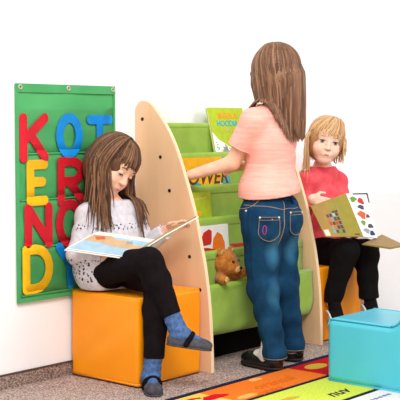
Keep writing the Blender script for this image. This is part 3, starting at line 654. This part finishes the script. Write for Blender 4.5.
a, b = floor_px(190, 400); motif(kY, 'printed_shape', el(a, b, .035, .012, 12, .2), 'rscar')
def rug_text(key, s, size, u, v, m, sh=.3):
    a, b = floor_px(u, v); text('printed_word', s, size, rp(a, b, .0075), RX, -RY, m, pan[key], .0004, sh)
rug_text(kO, 'oranssi', .085, 273, 383, 'rdkorange'); rug_text(kO, 'apelsiini', .05, 268, 391, 'rdkorange')
rug_text(kG, 'nuv', .085, 337, 393.0, 'navy', .4)
a, b = floor_px(289, 399); motif(kG, 'printed_leaf', el(a, b, .05, .02, 16, .2), 'rolive')
for i in range(5): motif((2, .02), 'printed_dash', rect(.80+.028*i, .56, .82+.028*i, .575), 'rblue')

def onto(f, path, off=0.):
    P = A(path, float)
    for _ in range(6):
        d = f.pts(P); e = 1e-3; gd = np.stack([f.pts(P+A(v)*e)-d for v in np.eye(3)], 1)/e; gd /= np.linalg.norm(gd, axis=1)[:, None]+1e-6
        P = P-gd*(d-off)[:, None]
    return P
def seam(name, f, pts, m, parent, r=.0012, n=20, off=.0005): return link(name, mesh(*tube(onto(f, smooth_path(pts, n) if len(pts) > 2 else np.linspace(A(pts[0]), A(pts[1]), n), off), r, 5)), m, parent, True)
HB = .0036
# ---- standing girl ----------------------------------------------------------------------------------------------
B = thing('person', 'standing girl in pink t-shirt and blue jeans seen from behind, reaching into shelf', 'person', None)
pel, che, nek = A([.632, -.495, .63]), A([.642, -.493, .90]), A([.66, -.492, 1.03])
hc = A([.677, -.486, 1.172]); hR = frame((.25, .95, -.12), (0, 0, 1))
shL, elL, wrL = A([.532, -.49, .982]), A([.515, -.40, .820]), A([.436, -.252, .770])
shR, elR, wrR = A([.752, -.49, .982]), A([.790, -.41, .825]), A([.745, -.30, .80])
hipL, knL, anL = A([.576, -.495, .60]), A([.582, -.505, .33]), A([.580, -.566, .075])
hipR, knR, anR = A([.692, -.495, .60]), A([.730, -.495, .33]), A([.765, -.52, .075])
def torso_prims(pel, che, nek, R, sl, sr, hd, s=1.):
    mid = (pel*.5+che*.5)
    return [(EL(pel, A([.108, .088, .095])*s, R), 0), (EL(mid, A([.095, .076, .115])*s, R), .05), (EL(che, A([.106, .080, .115])*s, R), .05), (RC(sl, nek-(0, 0, .012), .034*s, .040*s), .04), (RC(sr, nek-(0, 0, .012), .034*s, .040*s), .04), (RC(nek-(0, 0, .02), hd, .040*s, .036*s), .03)]
R0 = np.eye(3)
tp = torso_prims(pel, che, nek, R0, shL, shR, hc+hR@A([0, -.018, -.05]))
hp, hs, hq = head_prims(hc, hR, .95)
it = list(tp); arm(it, shL, elL, wrL); arm(it, shR, elR, wrR); leg(it, hipL, knL, anL); leg(it, hipR, knR, anR)
foot(it, anL-(0, 0, .02), A([.612, -.40, .028])); foot(it, anR-(0, 0, .02), A([.795, -.36, .028]))
it += hand_prims(wrL, (.0, .95, -.05), (0, .1, -1), (1, 0, 0), 1., .45); it += hand_prims(wrR, (-.5, .8, -.1), (-.5, -.2, -.8), (-1, 0, .2), 1., .5)
bodyB = G(it+hp, subs=hs); sculpt('body', bodyB, HB, 'skin', B); face_parts(B, hq, hR, .95, M['eyebrown'], 'hairB')
tor = G([(p, k) for p, k in tp[:5]]+[(EL(pel+(0, 0, .070), (.116, .102, .10)), .04)], .014, cuts=[((.64, 0, .696), (.13, 0, -1)), (nek+(0, 0, .022), (0, 0, 1))], folds=[(.0022, (14, 10, 46), (20, 16, 9)), (.0015, (40, 30, 18), (9, 12, 22))])
def sleeve(sh, el, fr, infl=.013, e2=None):
    m = sh+(el-sh)*fr; return G([(RC(sh, sh+(el-sh)*1.0, .038, .034), 0)], infl, cuts=[(m, el-sh)], folds=[(.0016, (40, 30, 60), (20, 30, 14))])
tee = U([tor, sleeve(shL, elL, .62), sleeve(shR, elR, .62)], .02); tee_o = sculpt('t_shirt', tee, HB, 'pink', B)
for sh, el_ in ((shL, elL), (shR, elR)):
    m = sh+(el_-sh)*.60; d = nz(el_-sh); a1 = nz(np.cross(d, (0, 0, 1))); a2 = np.cross(d, a1)
    seam('sleeve_hem', tee, [m+.047*(math.cos(t)*a1+math.sin(t)*a2) for t in np.linspace(0, 6.283, 13)], 'pink', tee_o, .0022, 40)
jl = lambda h, k, a: [(RC(h, k, .075, .056), .05), (RC(k, a, .055, .041), .03), (RC(a, a-(0, 0, .05), .041, .041), .01)]
jeans = G([(EL(pel, (.112, .092, .10)), 0), (EL(pel+(-.052, -.045, -.045), (.060, .055, .07)), .04), (EL(pel+(.052, -.045, -.045), (.060, .055, .07)), .04)]+jl(hipL, knL, anL)+jl(hipR, knR, anR)[:], .004,
          cuts=[((0, 0, .712), (0, 0, 1)), ((0, 0, .046), (0, 0, -1))], folds=[(.0024, (22, 18, 62), (26, 20, 11)), (.0016, (60, 45, 25), (12, 18, 40))])
jo = sculpt('jeans', jeans, HB, 'denim', B)
sculpt('waistband', U([G(jeans.it, .0075, cuts=[((0, 0, .714), (0, 0, 1)), ((0, 0, .672), (0, 0, -1))])]), HB, 'denimdark', jo)
jx = G(jeans.it, .0075, folds=jeans.folds)
pk = lambda a, b: pc+pe*a+pu*b
def sgrad(f, p): d = f.pts(p); return nz([f.pts(p+A(v)*1e-3)-d for v in np.eye(3)])
jsm = G(jeans.it, .004)
for cx_, p0 in ((0, at(268.5, 227, 4.48)), (1, at(305, 225, 4.52))):
    pc = onto(jsm, [p0])[0]; pn_ = sgrad(jsm, pc); pe = nz(np.cross((0, 0, 1), pn_)); pu = np.cross(pn_, pe)
    reg = G([(RB(pc, (.048, .055, .05), .004, np.stack([pe, pu, pn_], 1)), 0)], cuts=[(pk(0, -.055), pe*.55-pu), (pk(0, -.055), -pe*.55-pu)])
    po = sculpt('back_pocket', U([G(jeans.it, .0065, folds=jeans.folds), reg], op='i'), .003, 'denim', jo)
    seam('pocket_stitching', jx, [pk(-.044, .048), pk(-.044, -.020), pk(0, -.047), pk(.044, -.020), pk(.044, .048)], 'stitch', po, .0011, 40)
    seam('pocket_stitching', jx, [pk(-.044, .048), pk(.044, .048)], 'stitch', po, .0011); seam('pocket_stitching', jx, [pk(-.044, .036), pk(.044, .036)], 'stitch', po, .0009)
    for a in (-.042, .042): link('rivet', nets(G([(EL(onto(jx, [pk(a, .046)])[0], (.0045,)*3), 0)]), .0014), 'silver', po, True)
    if not cx_:
        seam('purple_emblem', jx, [pk(-.020+.007*math.cos(t), -.002+.017*math.sin(t)) for t in np.linspace(0, 6.283, 15)], 'purple', po, .002, 30)
        link('rivet', nets(G([(EL(onto(jx, [pk(.010, .038)])[0], (.004,)*3), 0)]), .0014), 'stitch', po, True)
seam('seat_seam', jeans, [at(288, 193, 4.48), at(288, 212, 4.47), at(285, 228, 4.47), at(277, 244, 4.5)], 'stitch', jo, .0014); seam('yoke_seam', jeans, [at(246, 206, 4.5), at(262, 208, 4.47), at(288, 209, 4.47), at(300, 206, 4.55)], 'stitch', jo, .0013)
seam('side_seam', jeans, [(.53, -.50, .69), (.52, -.50, .58), (.53, -.505, .33), (.525, -.565, .06)], 'denimdark', jo, .0016, 40); seam('front_pocket_seam', jeans, [(.54, -.53, .672), (.53, -.50, .640), (.545, -.44, .63)], 'stitch', jo, .0013)
link('rivet', nets(G([(EL(onto(jeans, [(.53, -.49, .628)])[0], (.0048,)*3), 0)]), .0014), 'silver', jo, True)
for x in (.61, .663): seam('belt_loop', G(jeans.it, .0085), [(x, -.60, .708), (x, -.61, .668)], 'denimdark', jo, .0045, 8)
for an in (anL, anR):
    seam('ankle_hem_stitching', jeans, [an+A([.055*math.cos(t), .055*math.sin(t), -.022]) for t in np.linspace(0, 6.283, 13)], 'stitch', jo, .0011, 40)
for hx, tx in (((.576, -.596, .007), (.610, -.386, .007)), ((.776, -.552, .007), (.800, -.340, .007))):
    s = shoe(B, hx, tx, (0, 0, 1), 'mary', strap=False)
    f = nz(A(tx)-A(hx)); p = A(hx)+f*.160+A([0, 0, .047]); rt = np.cross(f, (0, 0, 1))
    sculpt('bow', G([(EL(p-rt*.012, (.014, .009, .007), np.stack([rt, f, A([0, 0, 1.])], 1)), 0), (EL(p+rt*.012, (.014, .009, .007), np.stack([rt, f, A([0, 0, 1.])], 1)), .003)]), .002, 'black', s)
    sculpt('sock', G([(RC(A(hx)+f*.06+(0, 0, .035), A(hx)+f*.06+(0, 0, .10), .037, .035), 0), (RC(A(hx)+f*.06+(0, 0, .055), A(hx)+f*.122+(0, 0, .040), .034, .026), .02)]), .003, 'whitesock', B)
cap = hair_cap(hc, hR, .95, .004, lambda q: [(EL(q(0, .085, -.035), (.060, .06, .085), hR), .01)])
cap.add(RC(hc+(0, -.045, -.02), A([.682, -.575, .99]), .075, .040), .06)
ho = sculpt('hair', cap, .004, 'hairB', B)
colB = U([bodyB, G(tor.it, .013), G([(RC(hc+(0, -.045, -.02), A([.682, -.575, .99]), .066, .030), 0)])])
P1, R1 = slide_hair('x', B, None, hc, hR, .95, colB, 620, az=(80, 280), th_end=(80, 102), zend=(.905, .955), lift=.019, r=.0054, clump=.035, seed=3, wave=.0015, gather=((.684, -.58, .95), .42), uround=.05)
P2, R2 = slide_hair('x', B, None, hc, hR, .95, colB, 110, az=(45, 80), th_end=(85, 98), zend=(.95, 1.02), lift=.015, r=.0044, clump=.03, seed=4, wave=.002, gather=((.715, -.57, .95), .6))
P3, R3 = slide_hair('x', B, None, hc, hR, .95, colB, 110, az=(280, 325), th_end=(85, 98), zend=(.92, 1.02), lift=.015, r=.0044, clump=.03, seed=5, wave=.002, gather=((.630, -.585, .97), .6))
strands('hair_strands', np.concatenate([P1, P2, P3]), np.concatenate([R1, R2, R3]), 'hairB', ho)
# ---- seated girl in grey ----------------------------------------------------------------------------------------
Gi = thing('person', 'girl in pale grey patterned tunic, black leggings and blue socks, sitting reading a book', 'person', None)
fA = nz((-.25, -.97, 0)); RA = frame(fA, (0, 0, 1)); rA = RA[:, 0]
pel, che, nek = A([.105, -.125, .418]), A([.118, -.112, .565]), A([.128, -.108, .662])
hc = at(113, 166, 4.42); hR = frame(.66*RT-.50*UP-.56*FW, .50*RT+.83*UP)
shR, shL = A([.030, -.082, .628]), A([.222, -.132, .628])
elR, wrR = at(77, 255, 4.36), at(106, 258, 4.31)
elL, wrL = at(146, 246, 4.50), at(166, 231, 4.45)
hipR, hipL = A([.042, -.125, .416]), A([.160, -.140, .408])
knR, anR = at(149, 261.5, 4.195), at(173, 318, 4.17)
knL, anL = A([.075, -.405, .392]), A([.030, -.425, .085])
tp = torso_prims(pel, che, nek, RA, shL, shR, hc+hR@A([0, -.018, -.055]), .92); hp, hs, hq = head_prims(hc, hR)
it = list(tp); arm(it, shR, elR, wrR, .95); arm(it, shL, elL, wrL, .95); leg(it, hipR, knR, anR, .9); leg(it, hipL, knL, anL, .9)
sh1 = (at(167.5, 345, 4.155), at(211, 351, 4.165)); sh2 = (A([.050, -.386, .001]), A([-.050, -.510, .001]))
f1 = nz(sh1[1]-sh1[0]); R1_ = frame(f1, UP+.15*RT); f2 = nz(sh2[1]-sh2[0])
foot(it, sh1[0]+f1*.04+R1_[:, 2]*.04, sh1[0]+f1*.14+R1_[:, 2]*.022, .55); foot(it, sh2[0]+f2*.045+A([0, 0, .045]), sh2[0]+f2*.11+A([0, 0, .022]), .55)
it += hand_prims(wrL, .9*RT+.42*UP-.15*FW, -.6*UP-.6*FW+.3*RT, UP+.5*RT, .92, .35); it += hand_prims(wrR, RT*.9+FW*.4, UP, -FW, .92, .25)
bodyA = G(it+hp, subs=hs); sculpt('body', bodyA, HB, 'skin', Gi); face_parts(Gi, hq, hR, 1., M['eyebrown'], 'hairA', -.004, 'skin', -.0095)
tun = G(tp[:5]+[(EL(pel+A([0, 0, -.005])-fA*.005, (.130, .112, .100), RA), .05), (EL((pel+che)/2, (.104, .086, .12), RA), .05)], .012, cuts=[((0, 0, .343), (0, 0, -1)), (nek+(0, 0, .018), (0, 0, 1)), (pel+fA*.085, fA+A([0, 0, -.25]))], folds=[(.002, (30, 24, 30), (14, 20, 12))])
def long_sleeve(sh, el, wr, infl): return G([(RC(sh, el, .034, .029), 0), (RC(el, wr, .030, .024), .015)], infl, cuts=[(wr-(wr-el)*.06, wr-el)], folds=[(.0016, (50, 40, 60), (20, 30, 14))])
tunic = U([tun, long_sleeve(shR, elR, wrR, .0095), long_sleeve(shL, elL, wrL, .0095)], .02); tu = sculpt('tunic', tunic, HB, 'tunic', Gi)
lg = []; leg(lg, hipR, knR, anR, .9); leg(lg, hipL, knL, anL, .9)
legg = U([G([(EL(pel-(0, 0, .012), (.100, .084, .070), RA), 0)]+lg[:3], .009, cuts=[(anR+(knR-anR)*.05, anR-knR)], folds=[(.001, (50, 60, 70), (20, 30, 14))]), G(lg[3:], .009, cuts=[(anL+(knL-anL)*.10, anL-knL)], folds=[(.001, (50, 60, 70), (20, 30, 14))])], .006)
sculpt('leggings', legg, HB, 'blackcloth', Gi)
for s_, (h_, t_), up_, an, kn in ((0, sh1, UP+.15*RT, anR, knR), (1, sh2, A([0, 0, 1.]), anL, knL)):
    Rf = frame(t_-h_, up_); ff = Rf[:, 1]; uu = Rf[:, 2]; hp_ = h_+ff*.038+uu*.045
    sculpt('sock', G([(RC(an+(kn-an)*.12, hp_, .031, .033), 0), (RC(hp_, h_+ff*.115+uu*.026, .030, .016), .02)], .001, folds=[(.0012, (30, 30, 220), (9, 8, 14))]), .003, 'bluesock', Gi)
    so = shoe(Gi, h_, t_, up_, 'ballet', upper='greyshoe', sole='greyshoe', strap=False, op=(.026, .050, .044))
    k = np.linalg.norm(t_-h_)/.21; q = lambda x, y, z: h_+Rf@(A([x, y, z])*k)
    pth = smooth_path([q(-.037, .085, .018), q(-.030, .100, .052), q(0, .110, .068), q(.030, .100, .052), q(.037, .085, .018)], 12)
    sculpt('elastic_strap', G([(RC(pth[i], pth[i+1], .011, .011), 0) for i in range(11)], cuts=[]), .003, 'blackcloth', so)
colA = U([bodyA, G(tun.it, .012), long_sleeve(shR, elR, wrR, .0095), long_sleeve(shL, elL, wrL, .0095)])
cap = hair_cap(hc, hR, 1., .013, lambda q: [(EL(q(.0, .090, -.050), (.055, .065, .078), hR), .012)])
cap.add(RC(hc+hR@A([0, -.06, -.0]), A([.125, -.045, .66]), .066, .05), .04)
ho = sculpt('hair', cap, .004, 'hairA', Gi)
S = []
S.append(slide_hair('x', Gi, None, hc, hR, 1., colA, 330, az=(95, 265), th_end=(80, 105), Lr=(.16, .26), lift=.018, r=.0050, clump=.06, seed=11, wave=.002))
S.append(slide_hair('x', Gi, None, hc, hR, 1., colA, 150, az=(262, 300), th_end=(82, 98), Lr=(.22, .34), lift=.015, r=.0046, clump=.06, seed=12, wave=.003))
S.append(slide_hair('x', Gi, None, hc, hR, 1., colA, 110, az=(62, 95), th_end=(82, 98), Lr=(.20, .32), lift=.015, r=.0046, clump=.06, seed=13, wave=.003))
S.append(slide_hair('x', Gi, None, hc, hR, 1., colA, 130, az=(-66, 60), th_end=(66, 82), Lr=(.01, .02), lift=.011, r=.0038, clump=.02, seed=14, gravity=-hR[:, 2]-.1*hR[:, 1], wave=.001, stop=True, steps=15, pad=.003))
def padcat(S):
    k = max(p.shape[1] for p, _ in S); Ps, Rs = [], []
    for p, r in S:
        if p.shape[1] < k:
            x = np.linspace(0, p.shape[1]-1, k); i = np.minimum(x.astype(int), p.shape[1]-2); w = (x-i)
            p = p[:, i]*(1-w)[None, :, None]+p[:, i+1]*w[None, :, None]; r = r[:, i]*(1-w)+r[:, i+1]*w
        Ps.append(p); Rs.append(r)
    return np.concatenate(Ps), np.concatenate(Rs)
strands('hair_strands', *padcat(S), 'hairA', ho)
# open book on her lap
bk = thing('open_book', 'open hardback picture book held on the lap of the girl in grey', 'book', None)
a_, b_, c_, e_ = at(64, 250, 4.235), at(98, 232, 4.315), at(161, 241, 4.31), at(199, 217, 4.35)
sp = a_-b_
def leaf(name, o, ex, ey, t0, t1, m, parent, inset=.004):
    n = nz(np.cross(ex, ey)); ux, uy = nz(ex), nz(ey)
    P = [o+ux*inset+uy*inset, o+ex-ux*inset+uy*inset, o+ex+ey-ux*inset-uy*inset, o+ey+ux*inset-uy*inset]
    return link(name, mesh(*plate([p+n*t0 for p in P], n, t1-t0)), m, parent)
nA = np.cross(c_-b_, sp); sg = 1 if nA[2] > 0 else -1
if sg > 0: oL, exL, eyL = b_, c_-b_, sp
else: oL, exL, eyL = c_, b_-c_, sp
leaf('cover', oL, exL, eyL, -.003, 0, 'white', bk, 0); lp = leaf('left_pages', oL, exL, eyL, 0, .007, 'white', bk)
nA = nz(np.cross(exL, eyL)); qa = lambda u, v: b_+(c_-b_)*u+sp*v+nA*.0072
for pts, m in (([(.02, .03), (.98, .03), (.98, .10), (.02, .10)], 'cream'), ([(.04, .18), (.96, .18), (.96, .95), (.04, .95)], 'sky'), ([(.04, .20), (.30, .16), (.46, .30), (.62, .26), (.80, .44), (.95, .40), (.95, .62), (.55, .60), (.30, .52), (.04, .50)], 'tan'),
               ([(.1, .28), (.22, .22), (.30, .34), (.2, .42)], 'rust'), ([(.30, .60), (.55, .66), (.75, .72), (.6, .86), (.35, .80)], 'cream'), ([(.62, .3), (.7, .28), (.74, .38), (.66, .42)], 'grey')):
    link('printed_picture', mesh(*plate([qa(*p)+nA*.0004*i for i, p in enumerate(pts)] if 0 else [qa(*p) for p in pts], nA, .0004+.0003*['cream', 'sky', 'tan', 'rust', 'grey'].index(m))), m, lp)
leaf('cover', c_, e_-c_, sp, -.003, 0, 'white', bk, 0)
nE = nz(np.cross(e_-c_, sp)); rpg = leaf('right_pages', c_, e_-c_, sp, .0 if nE[2] > 0 else -.010, .007 if nE[2] > 0 else -.003, 'brownpage', bk)
# ---- girl in coral ----------------------------------------------------------------------------------------------
Ci = thing('person', 'blonde girl in coral top and black trousers, sitting with an olive book', 'person', None)
fC = nz((-.60, -.80, 0)); RC_ = frame(fC, (0, 0, 1))
pel, che, nek = at(321, 250, 5.33), at(320, 204, 5.345), at(322.5, 169, 5.33)
hc = at(326, 141.3, 5.26); hR = frame(-.98*FW+.06*RT-.10*UP, .98*UP+.19*RT)
shR, shL = at(307, 181, 5.27), at(337.5, 181, 5.42)
elR, wrR = at(301, 217, 5.25), at(311.5, 199, 5.11)
elL, wrL = at(346, 222, 5.36), at(356, 232, 5.22)
hipR, hipL = pel+RC_[:, 0]*.052-(0, 0, .004)+fC*.01, pel-RC_[:, 0]*.055-(0, 0, .004)+fC*.02
knR, anR = at(346, 252, 5.085), at(331, 302, 5.13); knL, anL = at(366, 252, 5.19), at(369, 298, 5.21)
tp = torso_prims(pel, che, nek, RC_, shL, shR, hc+hR@A([0, -.025, -.055]), .92); hp, hs, hq = head_prims(hc, hR)
it = list(tp); arm(it, shR, elR, wrR, .95); arm(it, shL, elL, wrL, .95); leg(it, hipR, knR, anR, .9); leg(it, hipL, knL, anL, .9)
s1 = (at(325.5, 312, 5.11), at(339, 346, 5.01)); s2 = (at(360.5, 306, 5.20), at(375, 340, 5.10))
for (h_, t_) in (s1, s2):
    Rf = frame(t_-h_, RT); foot(it, h_+Rf[:, 1]*.045+Rf[:, 2]*.038, h_+Rf[:, 1]*.14+Rf[:, 2]*.022, .85)
it += hand_prims(wrR, RT*.93-UP*.25-FW*.1, FW-.2*UP, UP*.8-RT*.1, .92, .35); it += hand_prims(wrL, RT*.6-FW*.7, UP*.6-RT*.3, UP, .92, .4)
bodyC = G(it+hp, subs=hs); sculpt('body', bodyC, HB, 'skin_fair', Ci); face_parts(Ci, hq, hR, 1., M['eyeblue'], 'hairC', .0048, 'skin_fair', -.0015)
tun = G(tp[:5]+[(EL(pel-(0, 0, .01), (.120, .108, .085), RC_), .05)], .013, cuts=[((0, 0, .340), (0, 0, -1)), (nek+(0, 0, .012), (0, 0, 1)), (pel+fC*.088, fC+A([0, 0, -.2]))], folds=[(.0026, (30, 24, 40), (14, 20, 12))])
top = U([tun, long_sleeve(shR, elR, wrR, .0095), long_sleeve(shL, elL, wrL, .0095)], .02); sculpt('coral_top', top, HB, 'coral', Ci)
jl = lambda h, k, a: [(RC(h, k, .066, .052), .03), (RC(k, a, .050, .040), .03)]
tr = U([G([(EL(pel-(0, 0, .012), (.100, .086, .068), RC_), 0)]+jl(hipR, knR, anR), .004, cuts=[(anR, anR-knR)], folds=[(.002, (30, 25, 70), (20, 30, 14))]), G(jl(hipL, knL, anL), .004, cuts=[(anL, anL-knL)], folds=[(.002, (30, 25, 70), (20, 30, 14))])], .01)
sculpt('trousers', tr, HB, 'blackcord', Ci)
for (h_, t_), an, kn in ((s1, anR, knR), (s2, anL, knL)):
    Rf = frame(t_-h_, RT); sculpt('sock', G([(RC(an+(kn-an)*.1, h_+Rf[:, 1]*.04+Rf[:, 2]*.042, .028, .030), 0)]), .003, 'blackcloth', Ci)
    shoe(Ci, h_, t_, RT, 'sneaker', upper='blackcloth', sole='whitesole', strap=True)
colC = U([bodyC, G(tun.it, .013)])
cap = hair_cap(hc, hR, 1., .011, lambda q: [(EL(q(0, .092, -.048), (.060, .066, .080), hR), .012)])
ho = sculpt('hair', cap, .0036, 'hairC', Ci)
S = [slide_hair('x', Ci, None, hc, hR, 1., colC, 260, az=(100, 260), th_end=(80, 105), Lr=(.05, .12), lift=.008, r=.0042, clump=.05, seed=21, wave=.002),
     slide_hair('x', Ci, None, hc, hR, 1., colC, 70, az=(255, 284), th_end=(85, 100), Lr=(.02, .075), lift=.006, r=.0036, clump=.05, seed=22, wave=.002),
     slide_hair('x', Ci, None, hc, hR, 1., colC, 34, az=(78, 104), th_end=(85, 100), Lr=(.15, .26), lift=.006, r=.0036, clump=.05, seed=23, wave=.002),
     slide_hair('x', Ci, None, hc, hR, 1., colC, 120, az=(-74, 74), th_end=(70, 86), Lr=(.01, .02), lift=.008, r=.0034, clump=.02, seed=24, gravity=-hR[:, 2]-.1*hR[:, 1], wave=.001, stop=True, steps=15, pad=.003, sweep=14., part=-.015)]
strands('hair_strands', *padcat(S), 'hairC', ho)
# her book
ob = thing('open_book', 'olive covered picture book held open by the blonde girl in coral', 'book', None)
c0, c1, c2 = at(310.5, 206, 5.03), at(346, 193.5, 5.06), at(363.5, 236.5, 5.00)
def on_plane(u, v, n, p): r = at(u, v, 1.)-CAM; return CAM+r*(np.dot(p-CAM, n)/np.dot(r, n))
nB = nz(np.cross(c1-c0, c2-c0)); nB = nB if nB@FW < 0 else -nB; c3 = on_plane(325.5, 236.8, nB, c0)
cv = link('front_cover', mesh(*plate([c0, c1, c2, c3], -nB, .004)), 'olive', ob)
bq = lambda u, v: (c0*(1-u)+c1*u)*(1-v)+(c3*(1-u)+c2*u)*v
def bart(name, pts, m, t=.0006): return link(name, mesh(*plate([bq(*p) for p in pts], nB, t)), m, cv)
bart('brown_panel', [(0, 0), (.46, 0), (.40, .5), (.44, 1), (0, 1)], 'oliveb')
pm = ['wine', 'grey', 'leafg', 'navyp', 'redb', 'spot', 'sky', 'rust', 'teal', 'dkbrown']
for i in range(4):
    for j in range(5): bart('printed_photo', rect(.27+.082*i, .36+.112*j, .335+.082*i, .445+.112*j), pm[(i*3+j*7+i*j) % 10], .0012)
for i in range(2): bart('printed_photo', rect(.46+.08*i, .30, .525+.08*i, .35), 'dkbrown', .0012)
bart('barcode_box', rect(.03, .78, .16, .97), 'cream', .0012); bart('printed_line', rect(.80, .93, .93, .96), 'dkbrown', .0012)
bart('spine_stripe', rect(.60, .0, .64, 1.), 'oliv2', .0009)
d1 = at(367.5, 193, 5.14); nD = nz(np.cross(d1-c1, c2-c1)); nD = nD if nD@FW < 0 else -nD; d2 = on_plane(377.5, 238, nD, c1)
pg = link('picture_page', mesh(*plate([c1+FW*.003, d1+FW*.003, d2+FW*.003, c2+FW*.003], -nD, .006)), 'white', ob)
dq = lambda u, v: (c1*(1-u)+d1*u)*(1-v)+(c2*(1-u)+d2*u)*v+FW*.003
def dart(pts, m, t=.0008): return link('printed_animal', mesh(*plate([dq(*p) for p in pts], nD, t)), m, pg)
blob = lambda cx, cy, rx, ry, s: [(cx+rx*math.cos(t)*(1+.3*math.sin(3*t+s)), cy+ry*math.sin(t)*(1+.25*math.cos(2*t+s))) for t in np.linspace(0, 6.283, 14, endpoint=False)]
for cx_, cy_, rx_, ry_, m in ((.22, .14, .16, .06, 'leafg'), (.58, .18, .14, .08, 'redb'), (.5, .32, .16, .05, 'spot'), (.42, .50, .22, .08, 'rust'), (.72, .52, .1, .05, 'wine'), (.34, .68, .14, .05, 'leafg'), (.72, .74, .16, .06, 'spot'), (.40, .86, .2, .05, 'grey'), (.72, .90, .16, .07, 'navyp')): dart(blob(cx_, cy_, rx_, ry_, cx_*9), m)
dart([(.30, .0), (1, .0), (1, .03), (.30, .03)], 'spot', .001); dart([(.93, .0), (1, .0), (1, .22), (.95, .22)], 'spot', .001)
e0, e1, e2 = at(362, 244, 5.03), at(382, 234.5, 5.12), at(406, 245.5, 4.99)
nE2 = nz(np.cross(e1-e0, e2-e0)); e3 = on_plane(390, 248.5, nE2, e0); nE2 = nE2 if nE2[2] > 0 else -nE2
bcv = link('back_cover', mesh(*plate([e0, e1, e2, e3], -nE2, .004)), 'oliv2', ob); link('inner_page', mesh(*plate([e0*.97+e2*.03, e1*.97+e3*.03, e2*.97+e0*.03, e3*.97+e1*.03], nE2, .002)), 'brownpage', bcv)
# ------------------------------------------------------------------ light
w = bpy.data.worlds.new('studio'); SC.world = w; w.use_nodes = True
w.node_tree.nodes['Background'].inputs[0].default_value = (1, 1, 1, 1); w.node_tree.nodes['Background'].inputs[1].default_value = .86
def area(name, loc, tgt, size, power):
    l = bpy.data.lights.new(name, 'AREA'); l.shape = 'DISK'; l.size = size; l.energy = power; o = bpy.data.objects.new(name, l); COL.objects.link(o)
    o.location = loc; o.rotation_euler = (Vector(tgt)-Vector(loc)).to_track_quat('-Z', 'Y').to_euler(); return o
area('softbox_key', (-1.8, -2.6, 3.4), (.6, -.3, .5), 1.8, 145)
area('softbox_fill', (2.2, -4.0, 2.6), (.8, -.3, .5), 1.8, 45)
vs = SC.view_settings; vs.view_transform = 'Standard'; vs.look = 'None'; vs.gamma = 1.; vs.use_curve_mapping = False; vs.exposure = -.04
